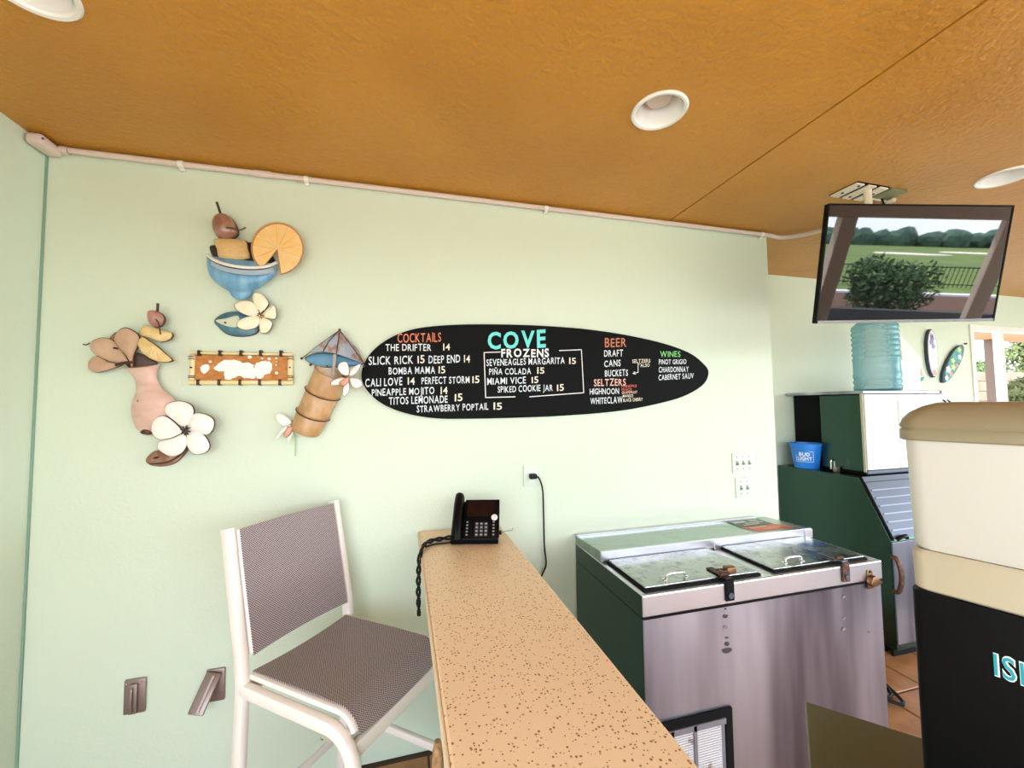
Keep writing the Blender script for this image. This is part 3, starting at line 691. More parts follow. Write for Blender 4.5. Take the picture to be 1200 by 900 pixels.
T_ = [('COCKTAILS', 305, 583, 172, 165, 60, 'o', True, .005), ('THE DRIFTER', 228, 520, 225, 223, 45, 'w', True), ('14', 597, 640, 222, 220, 45, 'y', True),
 ('SLICK RICK', 120, 405, 314, 306, 55, 'w', True), ('15', 433, 478, 305, 303, 52, 'y', True), ('DEEP END', 503, 705, 305, 298, 50, 'w', True), ('14', 730, 768, 299, 299, 48, 'y', True),
 ('BOMBA MAMA', 248, 545, 375, 369, 46, 'w', True), ('15', 567, 610, 368, 367, 46, 'y', True),
 ('CALI LOVE', 98, 335, 455, 443, 52, 'w', True), ('14', 370, 415, 440, 440, 48, 'y', True), ('PERFECT STORM', 458, 765, 438, 430, 46, 'w', True), ('15', 783, 828, 430, 429, 46, 'y', True),
 ('PINEAPPLE MOJITO', 140, 540, 513, 500, 46, 'w', True), ('14', 580, 625, 500, 498, 48, 'y', True),
 ('TITOS LEMONADE', 250, 625, 568, 556, 48, 'w', True), ('15', 670, 720, 546, 545, 48, 'y', True),
 ('STRAWBERRY POPTAIL', 428, 885, 618, 600, 44, 'w', True), ('15', 918, 972, 600, 598, 48, 'y', True),
 ('FROZENS', 968, 1273, 264, 262, 52, 'W', True, .03),
 ('SEVENEAGLES MARGARITA', 873, 1373, 320, 306, 43, 'w', True), ('15', 1402, 1445, 308, 308, 42, 'y', True),
 ('PIÑA COLADA', 890, 1158, 376, 373, 40, 'w', True), ('15', 1197, 1243, 370, 370, 42, 'y', True),
 ('MIAMI VICE', 878, 1125, 440, 432, 44, 'w', True), ('15', 1162, 1205, 430, 428, 42, 'y', True),
 ('SPIKED COOKIE JAR', 945, 1297, 492, 478, 42, 'w', True), ('15', 1324, 1368, 480, 479, 44, 'y', True),
 ('BEER', 485, 622, 200, 197, 60, 'b', False), ('DRAFT', 480, 600, 262, 260, 44, 'w', False), ('CANS', 480, 585, 327, 322, 42, 'w', False), ('BUCKETS', 485, 632, 388, 384, 42, 'w', False),
 ('SELTZERS', 415, 618, 450, 445, 46, 'p', False), ('HIGHNOON', 388, 575, 503, 500, 40, 'w', False), ('WHITECLAW', 392, 598, 565, 557, 42, 'w', False),
 ('PINEAPPLE', 592, 688, 460, 456, 17, 'r', False), ('PEACH', 592, 655, 480, 478, 17, 'r', False), ('GRAPEFRUIT', 592, 692, 500, 496, 17, 'p', False), ('MANGO', 600, 665, 522, 520, 18, 'y', False), ('BLACK CHERRY', 602, 726, 550, 544, 22, 'y', False),
 ('SELTZERS', 660, 775, 302, 298, 24, 'y', False), ('ALSO', 712, 770, 328, 326, 22, 'y', False),
 ('WINES', 838, 968, 265, 262, 38, 'g', False), ('PINOT GRIGIO', 830, 1005, 310, 308, 32, 'w', False), ('CHARDONNAY', 830, 1020, 362, 358, 36, 'w', False), ('CABERNET SAUV', 828, 1052, 412, 400, 36, 'w', False)]
for t in T_: line(t[0], *t[1:8], off=(t[8] if len(t) > 8 else .012))
o = line('COVE', 880, 1253, 207, 200, 112, 't', True, .03, .03)
def stroke(pts, r, m, name='chalk_line'):
    bm = bmesh.new(); P = [wp(410+x/SC, 370+y/SC, TY-.0006) for x, y in pts]
    for a, b in zip(P, P[1:]):
        d = (b-a).normalized(); n = Vector((-d.z, 0, d.x))*r; a2 = a-d*r; b2 = b+d*r
        vs = [bm.verts.new(q) for q in (a2-n, b2-n, b2+n, a2+n)]; bm.faces.new(vs)
    sub(obj(name, bm, m, e), e)
stroke([(960, 232), (858, 235), (868, 523), (1055, 518)], .0022, CHALK['W'])
stroke([(1150, 518), (1495, 492), (1480, 217), (1340, 223)], .0022, CHALK['W'])
BX = 1145.45
stroke([(BX+697, 302), (BX+697, 362), (BX+668, 368)], .0017, CHALK['W'])
stroke([(BX+676, 358), (BX+664, 369), (BX+680, 374)], .0017, CHALK['W'])
stroke([(BX+698, 310), (BX+712, 306)], .0012, CHALK['W'])

# ================================================================ WALL PLATES AND OUTLETS
def plate(px0, py0, px1, py1, name, label, cat, m=M_PLATE, d=.008):
    a = wp(px0, py0); b = wp(px1, py1); c = (a+b)/2; w = abs(b.x-a.x)/2; h = abs(b.z-a.z)/2
    e = empty(name, label, cat, (c.x, WALL, c.z)); obj('cover_plate', bx(-w, w, -d, 0, -h, h, .003), m, e, True)
    return e, w, h
eo, w, h = plate(613, 545, 630, 569, 'wall_outlet', 'pale green wall outlet with black plug behind the phone counter', 'outlet')
for dz in (.022, -.022):
    obj('socket', bx(-.014, .014, -.0095, -.008, dz-.014, dz+.014, .003), M_PLATE, eo)
e3, w, h = plate(857, 531, 882, 553, 'switch_plate', 'pale triple switch plate, upper of two left of the wall edge', 'switch')
for dx in (-.045, 0, .045):
    bm = bx(dx-.008, dx+.008, -.009, -.008, -.014, .014); obj('switch_slot', bm, mat('slot_shadow', (0.30, 0.36, 0.32), .6), e3)
    bm = bx(dx-.005, dx+.005, -.02, -.008, -.012, .002, .001); obj('toggle', bm, mat('grey_toggle', (0.32, 0.35, 0.33), .5), e3)
    for dz in (.035, -.035): bm = bmesh.new(); tube(bm, [(dx, -.008, dz), (dx, -.0098, dz)], .0032, 8); obj('screw', bm, M_STEELD, e3)
e3, w, h = plate(861, 560, 880.5, 582, 'switch_plate', 'pale double switch plate, lower of two left of the wall edge', 'switch')
for dx in (-.023, .023):
    bm = bx(dx-.008, dx+.008, -.009, -.008, -.014, .014); obj('switch_slot', bm, MATS['slot_shadow'], e3)
    bm = bx(dx-.005, dx+.005, -.02, -.008, -.012, .002, .001); obj('toggle', bm, MATS['grey_toggle'], e3)
    for dz in (.035, -.035): bm = bmesh.new(); tube(bm, [(dx, -.008, dz), (dx, -.0098, dz)], .0032, 8); obj('screw', bm, M_STEELD, e3)
# metal flap covers
ef, w, h = plate(147.5, 796, 171.5, 832, 'outlet_cover', 'bronze metal outlet cover with closed flap, low on the left wall', 'outlet cover', M_TAUPE, .012)
obj('flap', bx(-.016, .014, -.024, -.010, -h*.95, h*.80, .006), M_TAUPE, ef, True)
bm = bmesh.new(); rtube(bm, [(-.004, -.027, -h*.8), (-.004, -.031, -h*.5), (-.004, -.031, h*.35), (-.004, -.027, h*.6)], .012, .006, up=(0, 1, 0)); obj('flap_ridge', bm, M_TAUPE, ef, True)
bm = bmesh.new()
for sx in (-1, 1): tube(bm, [(sx*.028, -.012, h*.8), (sx*.028, -.014, h*.8)], .0035, 8)
obj('screw', bm, M_CHROME, ef)
ef, w, h = plate(243, 784, 264, 818, 'outlet_cover', 'bronze metal outlet cover with flap swung open, beside the bar chair', 'outlet cover', M_TAUPE, .012)
mx = Matrix.Translation((0, -.012, h*.8)) @ Matrix.Rotation(math.radians(-32), 4, 'X') @ Matrix.Rotation(math.radians(15), 4, 'Y')
obj('flap', bx(-.030, .028, -.016, 0, -h*2.15, 0, .005, mx=mx), M_TAUPE, ef, True)
bm = bmesh.new(); rtube(bm, [mx @ Vector((.004, -.018, z)) for z in (-h*2, -h*1.2, -h*.4, -h*.15)], .015, .008, up=(0, 1, 0)); obj('flap_ridge', bm, M_TAUPE, ef, True)

# power cord from the outlet
e = empty('power_cord', 'black power cord hanging from the outlet down behind the counter', 'cord', (eo.location.x, WALL, eo.location.z))
c = wp(625, 558, .02)
bm = bmesh.new(); box(bm, c.x-.022, c.x+.016, WALL-.040, WALL-.0095, c.z-.013, c.z+.013, .006); sub(obj('plug', bm, M_RUBBER, e, True), e)
bm = bmesh.new(); tube(bm, catmull([(c.x+.012, WALL-.028, c.z)]+[wp(x, y, .025) for x, y in ((632, 561), (636, 575), (637, 605), (638, 640), (640, 660), (636, 672), (628, 690), (622, 720), (622, 800), (619, 862))], False, 5), .0045, 8)
sub(obj('cable', bm, M_RUBBER, e, True), e)

# ================================================================ COUNTER
CX0, CX1, CZ = .079, .475, 1.02
e = empty('bar_counter', 'long tan speckled stone bar counter running toward the green wall', 'counter', (0, 0, 0))
obj('countertop', bx(CX0, CX1, -.35, WALL-.002, CZ-.035, CZ, .006), M_COUNTER, e)
obj('edge_band', bx(CX0-.006, CX0, -.35, WALL-.002, CZ-.036, CZ-.003, .002), M_CEDGE, e)
obj('base_wall', bx(CX0+.165, CX1-.03, -.33, WALL-.002, 0, CZ-.035, .002), mat('counter_base_paint', (0.40, 0.42, 0.28), .6), e)
obj('support_strip', bx(CX0+.004, CX0+.03, -.33, WALL-.002, CZ-.075, CZ-.036, .002), M_CREAM, e)
# rattan post tip beside the counter
d_ = ray(513, 868); rp = CAM_POS+d_*(1.12/FPX)
e = empty('rattan_post', 'short tan woven rattan post with rounded tip at the counter edge', 'post', (rp.x, rp.y, 0))
bm = bmesh.new(); n = 30; pts = []; rad = []
for i in range(n+1):
    t = i/n; z = rp.z*t; pts.append((-.05*(1-t)**2+.0, -.01*(1-t), z)); rad.append((.021-.006*t+.0012*(i % 2))*(1 if t < .95 else .6 if t > .99 else .88))
tube(bm, pts, .02, 12, radii=rad); obj('shaft', bm, M_OAK, e, True)

# ================================================================ BAR CHAIR
e = empty('bar_chair', 'white metal bar chair with grey woven sling seat and back', 'chair', (-.163, 1.586, 0), (0, 0, math.radians(-39.5)))
hw = .225; SZ = .72
for s in (-1, 1):
    y = s*hw
    # back post and back leg: one bent bar
    bm = bmesh.new(); rtube(bm, [(-.30, y, 0), (-.275, y, .30), (-.262, y, .60), (-.258, y, .70), (-.270, y, .80), (-.325, y, 1.05), (-.358, y, 1.205)], .030, .046, up=(1, 0, 0)); obj('back_post', bm, M_FRAME, e, True)
    # seat rail running forward and bending down into the front leg
    pts = [(-.25, y, SZ-.02), (.13, y, SZ-.02)]+arc((.13, y, SZ-.12), .10, PI/2, 0, 8, (1, 0, 0), (0, 0, 1))[1:]+[(.24, y, .40), (.265, y, 0)]
    bm = bmesh.new(); rtube(bm, pts, .030, .042, up=(0, 0, 1)); obj('front_leg', bm, M_FRAME, e, True)
    # sling rails
    pts = [(-.245, s*(hw-.024), SZ+.012), (.15, s*(hw-.024), SZ+.014)]+arc((.15, s*(hw-.024), SZ-.05), .064, PI/2, .35, 6, (1, 0, 0), (0, 0, 1))[1:]
    bm = bmesh.new(); rtube(bm, pts, .022, .018, up=(0, 0, 1)); obj('sling_rail', bm, M_FRAME, e, True)
    bm = bmesh.new(); rtube(bm, [(-.258, s*(hw-.030), .800), (-.315, s*(hw-.030), 1.05), (-.345, s*(hw-.030), 1.195)], .024, .026, up=(1, 0, 0)); obj('back_sling_rail', bm, M_FRAME, e, True)
    bm = bmesh.new(); rtube(bm, [(-.272, y, .33), (.245, y, .33)], .022, .030); obj('stretcher', bm, M_FRAME, e, True)
    for x, z in ((.125, SZ-.045), (-.2, SZ-.02), (-.02, SZ-.02)):
        bm = bmesh.new(); lathe(bm, [(.006, 0), (.006, .002), (0, .005)], 10, mx=Matrix.Translation((x, y+s*.015, z)) @ Matrix.Rotation(-s*PI/2, 4, 'X')); obj('bolt', bm, M_CHROME if x > .1 else M_FRAME, e, True)
bm = bmesh.new(); rtube(bm, [(.212, -hw, SZ-.075), (.212, hw, SZ-.075)], .028, .050); obj('front_rail', bm, M_FRAME, e, True)
bm = bmesh.new(); rtube(bm, [(-.262, -hw, SZ-.03), (-.262, hw, SZ-.03)], .026, .040); obj('rear_rail', bm, M_FRAME, e, True)
bm = bmesh.new(); rtube(bm, [(-.278, -hw, .25), (-.278, hw, .25)], .020, .028); obj('rear_stretcher', bm, M_FRAME, e, True)
bm = bmesh.new(); rtube(bm, [(.252, -hw, .25), (.252, hw, .25)], .022, .030); obj('footrest', bm, M_FRAME, e, True)
def sheet(bm, rows, th):
    """rows of points -> thin solid cloth"""
    A = [[bm.verts.new(p) for p in r] for r in rows]; n = len(rows[0])
    for a, b in zip(A, A[1:]):
        for k in range(n-1): bm.faces.new((a[k], a[k+1], b[k+1], b[k]))
    g = bm.faces[:]; bmesh.ops.recalc_face_normals(bm, faces=g)
    bmesh.ops.solidify(bm, geom=g, thickness=th)
    uvl = bm.loops.layers.uv.new('UVMap')
    for f_ in bm.faces:
        for l_ in f_.loops:
            c_ = l_.vert.co; a_, b_ = c_.y, (c_.z if c_.z > .79 else c_.x-.9*min(0, c_.z-SZ))
            l_[uvl].uv = ((a_+b_)*.7071+5, (b_-a_)*.7071+5)
    return bm
rows = []
prof = [(-.25, SZ+.024), (-.1, SZ+.026), (.05, SZ+.028), (.13, SZ+.027)]+[(.15+.078*math.sin(a), SZ-.05+.078*math.cos(a)) for a in (.15, .5, .8, 1.1, 1.4)]
for x, z in prof:
    rows.append([Vector((x, -.198+.396*k/10, z-.010*(1-((k-5)/5)**2))) for k in range(11)])
bm = sheet(bmesh.new(), rows, .004); obj('seat', bm, M_SLING, e, True)
rows = []
for i in range(7):
    t = i/6; x = -.258-(.087)*t; z = .795+.405*t
    rows.append([Vector((x-.016*(1-((k-5)/5)**2)+.012, -.200+.400*k/10, z)) for k in range(11)])
bm = sheet(bmesh.new(), rows, .004); obj('backrest', bm, M_SLING, e, True)

# ================================================================ DESK PHONE
e = empty('desk_phone', 'black desk phone with handset and dark screen at the counter end', 'phone', (.312, 1.826, CZ), (0, 0, math.radians(-15)))
# local: x right, -y toward camera
bm = bmesh.new(); prism(bm, [(-.055, .004), (.065, .004), (.075, .05), (.075, .155), (.060, .160), (-.06, .028)], 'x', -.10, .105, .004); obj('base', bm, M_BLACK, e, True)
tilt = math.atan2(.132, .12)
mxp_ = Matrix.Translation((0, -.06, .030)) @ Matrix.Rotation(tilt, 4, 'X')    # panel plane: x right, y up the slope, z out
obj('face_panel', bx(-.045, .110, 0, .180, 0, .010, .003, mx=mxp_), M_BLACK, e, True)
obj('screen', bx(-.035, .088, .098, .168, .010, .012, .001, mx=mxp_), mat('phone_screen', (0.010, 0.004, 0.004), .08, spec=.3), e)
bm = bmesh.new(); lathe(bm, [(.014, 0), (.014, .004), (.009, .006), (0, .006)], 20, mx=mxp_ @ Matrix.Translation((.088, .090, .011))); obj('navigation_button', bm, mat('silver_button', (0.75, 0.75, 0.73), .3), e, True)
M_KEY = mat('key_grey', (0.10, 0.10, 0.105), .5); M_KEYL = mat('key_legend', (0.6, 0.6, 0.58), .6)
for r in range(4):
    for c_ in range(3):
        x = .012+c_*.020; y = .012+r*.0165
        k = obj('key', bx(x-.007, x+.007, y-.006, y+.006, .010, .0125, .001, mx=mxp_), M_KEY, e)
        lg = obj('key_legend', bx(x-.0025, x+.0025, y-.0018, y+.0018, .0125, .0129, 0, mx=mxp_), M_KEYL, k)
for x in (-.030, .085):
    for r in range(5):
        y = .012+r*.0145; k = obj('key', bx(x-.005, x+.005, y-.004, y+.004, .010, .0122, .001, mx=mxp_), M_KEY, e)
        obj('key_legend', bx(x-.002, x+.002, y-.0015, y+.0015, .0122, .0126, 0, mx=mxp_), M_KEYL, k)
bm = bmesh.new(); hp = [mxp_ @ Vector((-.072, y, z)) for y, z in ((-.010, .016), (.02, .030), (.06, .038), (.11, .040), (.155, .036), (.190, .024))]
tube(bm, catmull(hp, False, 4), .02, 14, rx=.021, radii=None)
obj('handset', bm, M_BLACK, e, True)
for y in (.012, .172):
    obj('ear_piece', bx(-.094, -.050, y-.025, y+.020, .006, .034, .010, mx=mxp_, seg=3), M_BLACK, e, True)
obj('line_plug', bx(.105, .118, .02, .04, .02, .035, .002), M_BLACK, e)
bm = bmesh.new(); tube(bm, catmull([(.115, .03, .028), (.14, .04, .03), (.16, .08, .02), (.165, .13, .006), (.17, .18, .003)], False, 4), .002, 6); obj('line_cable', bm, mat('grey_cable', (0.25, 0.25, 0.25), .5), e, True)
# coiled cord: over the counter edge and hanging, doubled on itself
mw = Matrix.LocRotScale(e.location, e.rotation_euler, None).inverted()
path = [PZ(533, 629, CZ+.012), PZ(520, 631, CZ+.010), PZ(505, 634, CZ+.012), PZ(496, 641, CZ+.012), Vector((CX0-.012, 1.70, CZ-.01)), Vector((CX0-.016, 1.695, CZ-.08)), Vector((CX0-.016, 1.695, CZ-.16)), Vector((CX0-.014, 1.695, CZ-.225))]
path = catmull([mw @ p for p in path], False, 26)
N = len(path); dist = [0]
for a, b in zip(path, path[1:]): dist.append(dist[-1]+(b-a).length)
for ph in (0, PI):
    bm = bmesh.new(); cc = []; rad = []
    for i, p in enumerate(path):
        t = (path[min(i+1, N-1)]-path[max(i-1, 0)]).normalized(); a = Vector((0, 1, .2)); u = (a-t*a.dot(t)).normalized(); w_ = t.cross(u)
        th = dist[i]/.085*2*PI+ph; env = .0058*(1-.6*max(0, (dist[i]/dist[-1]-.85)/.15)); sm = dist[i]/.0042*PI
        cc.append(p+u*math.cos(th)*env+w_*math.sin(th)*env); rad.append(.0050+.0010*math.sin(sm))
    tube(bm, cc, .005, 8, radii=rad); obj('coiled_cord', bm, M_RUBBER, e, True)
bm = bmesh.new(); tube(bm, catmull([mw @ p for p in (PZ(545, 633, CZ+.006), PZ(525, 636, CZ+.005), PZ(508, 638, CZ+.006), PZ(499, 641, CZ+.006))], False, 4), .004, 8); obj('cord_tail', bm, M_RUBBER, e, True)

# ================================================================ BOTTLE COOLER
KX0, KX1, KYF, KYB = .885, 2.135, 1.415, 2.045
e = empty('bottle_cooler', 'stainless steel bottle cooler with two hatch lids against the green wall', 'cooler', (0, 0, 0))
obj('cabinet', bx(KX0+.004, KX1-.004, KYF+.006, KYB-.01, .06, .80, .004), M_STEEL, e)
obj('base', bx(KX0+.03, KX1-.03, KYF+.05, KYB-.03, .0, .06), M_BLACKM, e)
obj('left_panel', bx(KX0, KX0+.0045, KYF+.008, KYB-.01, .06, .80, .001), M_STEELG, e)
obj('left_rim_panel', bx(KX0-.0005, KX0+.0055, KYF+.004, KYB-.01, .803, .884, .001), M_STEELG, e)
obj('rim_seam', bx(KX0+.002, KX1-.002, KYF-.0012, KYF+.01, .797, .8035), M_BLACKM, e)
o = obj('top_rim', bx(KX0, KX1, KYF, KYB, .803, .888, .006), M_STEELP, e)
bm = bmesh.new(); prism(bm, [(1.76, .889), (1.76, .938), (KYB-.004, .925), (KYB-.004, .889)], 'x', KX0+.004, KX1-.001, 0); obj('hood', bm, mat('hood_dim_top', (0.34, 0.42, 0.36), .3, 1.0, rmottle=(4, .2, .34, (1, 1, 1))), e)
bm = bmesh.new()
box(bm, KX0, KX1, 1.748, 1.762, .896, .940, .002); box(bm, KX0+.62, KX0+.665, 1.744, 1.757, .889, .925, .002)
box(bm, KX1-.05, KX1, 1.742, 1.760, .889, .936, .002)
obj('hood_fascia', bm, M_STEELP, e)
obj('hood_backsplash', bx(KX0, KX1-.09, KYB-.03, KYB-.002, .924, .936, .002), M_STEELP, e)
for a, b, lab in ((KX0+.025, KX0+.585, 0), (KX0+.655, KX0+1.195, 1)):
    obj('gasket', bx(a, b, KYF+.022, 1.745, .888, .896, .002), M_BLACKM, e)
    l = obj('lid', bx(a+.008, b-.008, KYF+.032, 1.742, .893, .904, .003), mat('lid_steel', (0.40, 0.42, 0.40), .2, 1.0, rmottle=(14, .12, .4, (1, 1, 1)), mottle=(26, (0.22, 0.23, 0.22), .52, .7)), e)
    hx = KX0+.20 if lab == 0 else KX0+.815
    bm = bmesh.new(); y = KYF+.070; tube(bm, catmull([(hx-.045, y, .905), (hx-.04, y, .922), (hx, y-.004, .927), (hx+.04, y, .922), (hx+.045, y, .905)], False, 4), .005, 8)
    obj('handle', bm, M_CHROME, l, True)
    for dx in (-.05, .05): bm = bmesh.new(); lathe(bm, [(.012, 0), (.012, .002), (.005, .005), (0, .005)], 12, c=(hx+dx, y, .904)); obj('handle_mount', bm, M_CHROME, l, True)
    sx = KX0+.398 if lab == 0 else KX0+1.022
    h_ = obj('hasp', bx(sx-.016, sx+.016, KYF-.004, KYF+.11, .905, .911, .002), M_RUST if lab == 0 else M_STEEL, e)
    obj('hasp_plate', bx(sx-.020, sx+.020, KYF-.008, KYF-.001, .820, .905, .002), M_BLACKM if lab == 0 else M_RUST, e)
    bm = bmesh.new(); tube(bm, [(sx, KYF-.008, .842), (sx, KYF-.013, .842)], .012, 14); obj('hasp_stud', bm, mat('blue_grey_metal', (.12, .14, .2), .4, .8), e, True)
    bm = bmesh.new(); tube(bm, [(sx-.02, KYF+.02, .916), (sx+.02, KYF+.02, .916)], .007, 10); obj('hinge_barrel', bm, M_RUST, h_, True)
# grille, lower left
obj('grille_frame', (lambda b: (box(b, .86+.03, 1.272, KYF-.006, KYF+.008, .378, .408), box(b, 1.240, 1.272, KYF-.006, KYF+.008, .09, .378), box(b, .89, 1.24, KYF-.006, KYF+.008, .09, .112), b)[-1])(bmesh.new()), M_BLACKM, e)
g = obj('grille', bx(.89, 1.238, KYF-.001, KYF+.006, .112, .377), mat('grille_grey', (0.30, 0.30, 0.33), .45, .6), e)
bm = bmesh.new()
for cx0, cx1 in ((.915, .985), (1.0, 1.085), (1.105, 1.215)):
    z = .128
    while z < .352: box(bm, cx0, cx1, KYF-.008, KYF-.001, z, z+.0055); z += .0092
s_ = obj('louvers', bm, mat('louver_white', (0.86, 0.84, 0.86), .35, .2, mottle=(26, (0.42, 0.33, 0.30), .62, .7)), g); s_['kind'] = 'stuff'
bm = bmesh.new()
for x in (.993, 1.095): box(bm, x-.007, x+.007, KYF-.010, KYF-.001, .115, .375)
box(bm, .89, 1.238, KYF-.010, KYF-.001, .355, .377)
obj('grille_bar', bm, mat('grille_grey', (0.30, 0.30, 0.33), .45, .6), g)
# grime drips and dents: round shallow marks
M_GRIME = mat('grime', (0.045, 0.035, 0.045), .6)
M_GRIME2 = mat('grime_faint', (0.26, 0.22, 0.26), .5, .5)
def mark(px, py, rx, rz, m=M_GRIME, droop=.5):
    c = PY(px, py, KYF); bm = bmesh.new(); n = 18; P = []
    for k in range(n):
        a = 2*PI*k/n; zz = math.sin(a)*rz; zz = zz if zz < 0 else zz*droop; P.append(bm.verts.new((c.x+math.cos(a)*rx*(1 if zz < 0 else .95), KYF+.0035, c.z+zz)))
    q = bm.verts.new((c.x, KYF+.0028, c.z))
    for k in range(n): bm.faces.new((P[k], P[(k+1) % n], q))
    obj('stain', bm, m, e)
for a in ((851, 722, .012, .010, M_GRIME, .3), (851, 714, .005, .004, M_GRIME, 1), (851, 735, .010, .008, M_GRIME2, .6), (853, 748, .009, .003, M_GRIME, .8), (853, 755, .011, .009, M_GRIME, .6), (853, 762, .024, .014, M_GRIME, .35),
          (990, 700, .010, .007, M_GRIME2, .6), (990, 725, .010, .007, M_GRIME2, .6), (990, 738, .012, .008, M_GRIME2, .6), (1019, 741, .004, .004, M_GRIME, 1), (1036, 737, .004, .003, M_GRIME, 1)):
    mark(*a)
# bottle opener on the right of the rim
op = PY(1019, 678, KYF)
eop = empty('bottle_opener', 'worn cast bottle opener screwed to the right end of the cooler rim', 'bottle opener', (op.x, KYF, op.z))
obj('mounting_plate', bx(-.018, .018, -.004, .001, -.045, .040, .003), M_BRASS, eop, True)
bm = bmesh.new(); prism(bm, [(-.030, -.012), (-.012, .016), (.010, .020), (.028, -.004), (.045, -.014), (.012, -.026), (-.012, -.028)], 'y', -.026, -.004, .004); obj('opener_mouth', bm, M_BRASS, eop, True)
bm = bmesh.new(); tube(bm, [(0, -.004, .032), (0, -.009, .032)], .006, 10); obj('screw', bm, M_RUST, eop, True)
# padlock on the left hasp
eop = empty('padlock', 'brown weathered padlock lying on the left hasp of the cooler', 'padlock', (KX0+.425, KYF+.035, .911))
obj('lock_body', bx(-.012, .034, -.016, .016, 0.0, .028, .005, seg=3), M_BRASS, eop, True)
bm = bmesh.new(); tube(bm, catmull([(-.010, -.010, .014), (-.045, -.010, .016), (-.055, 0, .016), (-.045, .010, .016), (-.010, .010, .014)], False, 5), .004, 8); obj('shackle', bm, M_RUST, eop, True)
# papers on the hood
def hood_z(y): return .938-(y-1.76)*(.013/.281)+.0005
def paper(name, px4, m, label, spots):
    bm = bmesh.new(); P = []
    for q in px4:
        p = PZ(q[0], q[1], .931); P.append(Vector((p.x, p.y, hood_z(p.y))))
    A = [bm.verts.new(p) for p in P]; Bv = [bm.verts.new(p+Vector((0, 0, .002))) for p in P]
    bm.faces.new(A[::-1]); bm.faces.new(Bv)
    for i in range(4): bm.faces.new((A[i], A[(i+1) % 4], Bv[(i+1) % 4], Bv[i]))
    o = empty(name, label, 'sheet', sum(P, Vector())/4); sub(obj('sheet', bm, m, o), o)
    def bil(u, v): return (P[0]*(1-u)+P[1]*u)*(1-v)+(P[3]*(1-u)+P[2]*u)*v
    for k, (u0, u1, v0, v1, mm) in enumerate(spots):
        bm = bmesh.new(); bm.faces.new([bm.verts.new(bil(u, v)+Vector((0, 0, .0026))) for u, v in ((u0, v0), (u1, v0), (u1, v1), (u0, v1))]); sub(obj('print', bm, mm, o), o)
Mt = mat('print_pale', (.55, .55, .5), .6); Mr = mat('print_red', (.62, .10, .05), .5)
# corner pixels given back-left, back-right, front-right, front-left
paper('printed_sheet', [(851, 611), (886, 607), (905, 614), (868, 619)], mat('sheet_dark_green', (.03, .07, .05), .4), 'dark green printed sheet at the back of the cooler hood', [(.08, .5, .15, .45, Mt), (.35, .9, .5, .65, Mt), (.2, .7, .72, .85, Mt), (.6, .9, .15, .4, Mt)])
paper('printed_sheet', [(869, 619.5), (906, 614.5), (931, 619), (889, 624.5)], mat('sheet_red', (.55, .11, .06), .4), 'red printed sheet at the front right of the cooler hood', [(.1, .6, .2, .35, Mt), (.3, .85, .55, .75, mat('print_orange', (.75, .3, .12), .5))])

# ================================================================ ICE MACHINE (bin, head)
IX0, IX1 = 2.985, 3.93
e = empty('ice_bin', 'large stainless ice storage bin with sloping ribbed door in the recess', 'ice bin', (0, 0, 0))
YB = FAR-.01; YT = 2.09; YF = 1.92
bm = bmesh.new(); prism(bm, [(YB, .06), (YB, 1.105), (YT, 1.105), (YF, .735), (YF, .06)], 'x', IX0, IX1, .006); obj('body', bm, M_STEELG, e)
obj('front_panel', bx(IX0+.004, IX1-.004, YF-.006, YF+.002, .10, .725, .002), M_STEEL, e)
obj('kick_plate', bx(IX0+.03, IX1-.03, YF+.04, YF+.05, .0, .07), M_BLACKM, e)
sl = Vector((0, YF-YT, .735-1.105)); sn = Vector((0, sl.z, -sl.y)).normalized()
if sn.y > 0: sn = -sn
def slope(u0, u1, t0, t1, d0, d1):
    bm = bmesh.new(); o0 = Vector((0, YT, 1.105)); vs = []
    for d in (d0, d1):
        for x, t in ((u0, t0), (u1, t0), (u1, t1), (u0, t1)): vs.append(bm.verts.new(o0+Vector((x, 0, 0))+sl*t+sn*d))
    for f in ((0, 1, 2, 3), (4, 5, 6, 7), (0, 1, 5, 4), (1, 2, 6, 5), (2, 3, 7, 6), (3, 0, 4, 7)): bm.faces.new([vs[i] for i in f])
    return bm
dr = obj('door', slope(IX0+.012, IX1-.012, .10, .97, .001, .016), M_STEELD, e)
obj('door_top_strip', slope(IX0+.012, IX1-.012, .0, .085, .001, .012), M_STEELD, e)
obj('door_seal', slope(IX0+.004, IX0+.012, .0, 1., .001, .014), M_BLACKM, e)
for i in range(6):
    t = .22+i*.125; obj('rib', slope(IX0+.03, IX1-.02, t, t+.018, .016, .021), mat('rib_pale', (.22, .245, .29), .4, .6), dr)
bm = bmesh.new(); hp = Vector((IX0+.075, YF-.012, .752)); tube(bm, [hp+Vector((-.045, 0, -.005)), hp+Vector((-.02, -.012, .012)), hp+Vector((.02, -.012, .014)), hp+Vector((.045, 0, -.002))], .012, 10); obj('door_latch', bm, M_BLACK, dr, True)
q = PY(1050, 674, YF-.03); bm = bmesh.new()
tube(bm, catmull([(q.x, YF-.008, q.z+.105), (q.x+.004, YF-.04, q.z+.095), (q.x+.01, YF-.055, q.z), (q.x+.004, YF-.04, q.z-.095), (q.x, YF-.008, q.z-.105)], False, 5), .013, 10, rx=.02); obj('handle', bm, M_RUST, e, True)

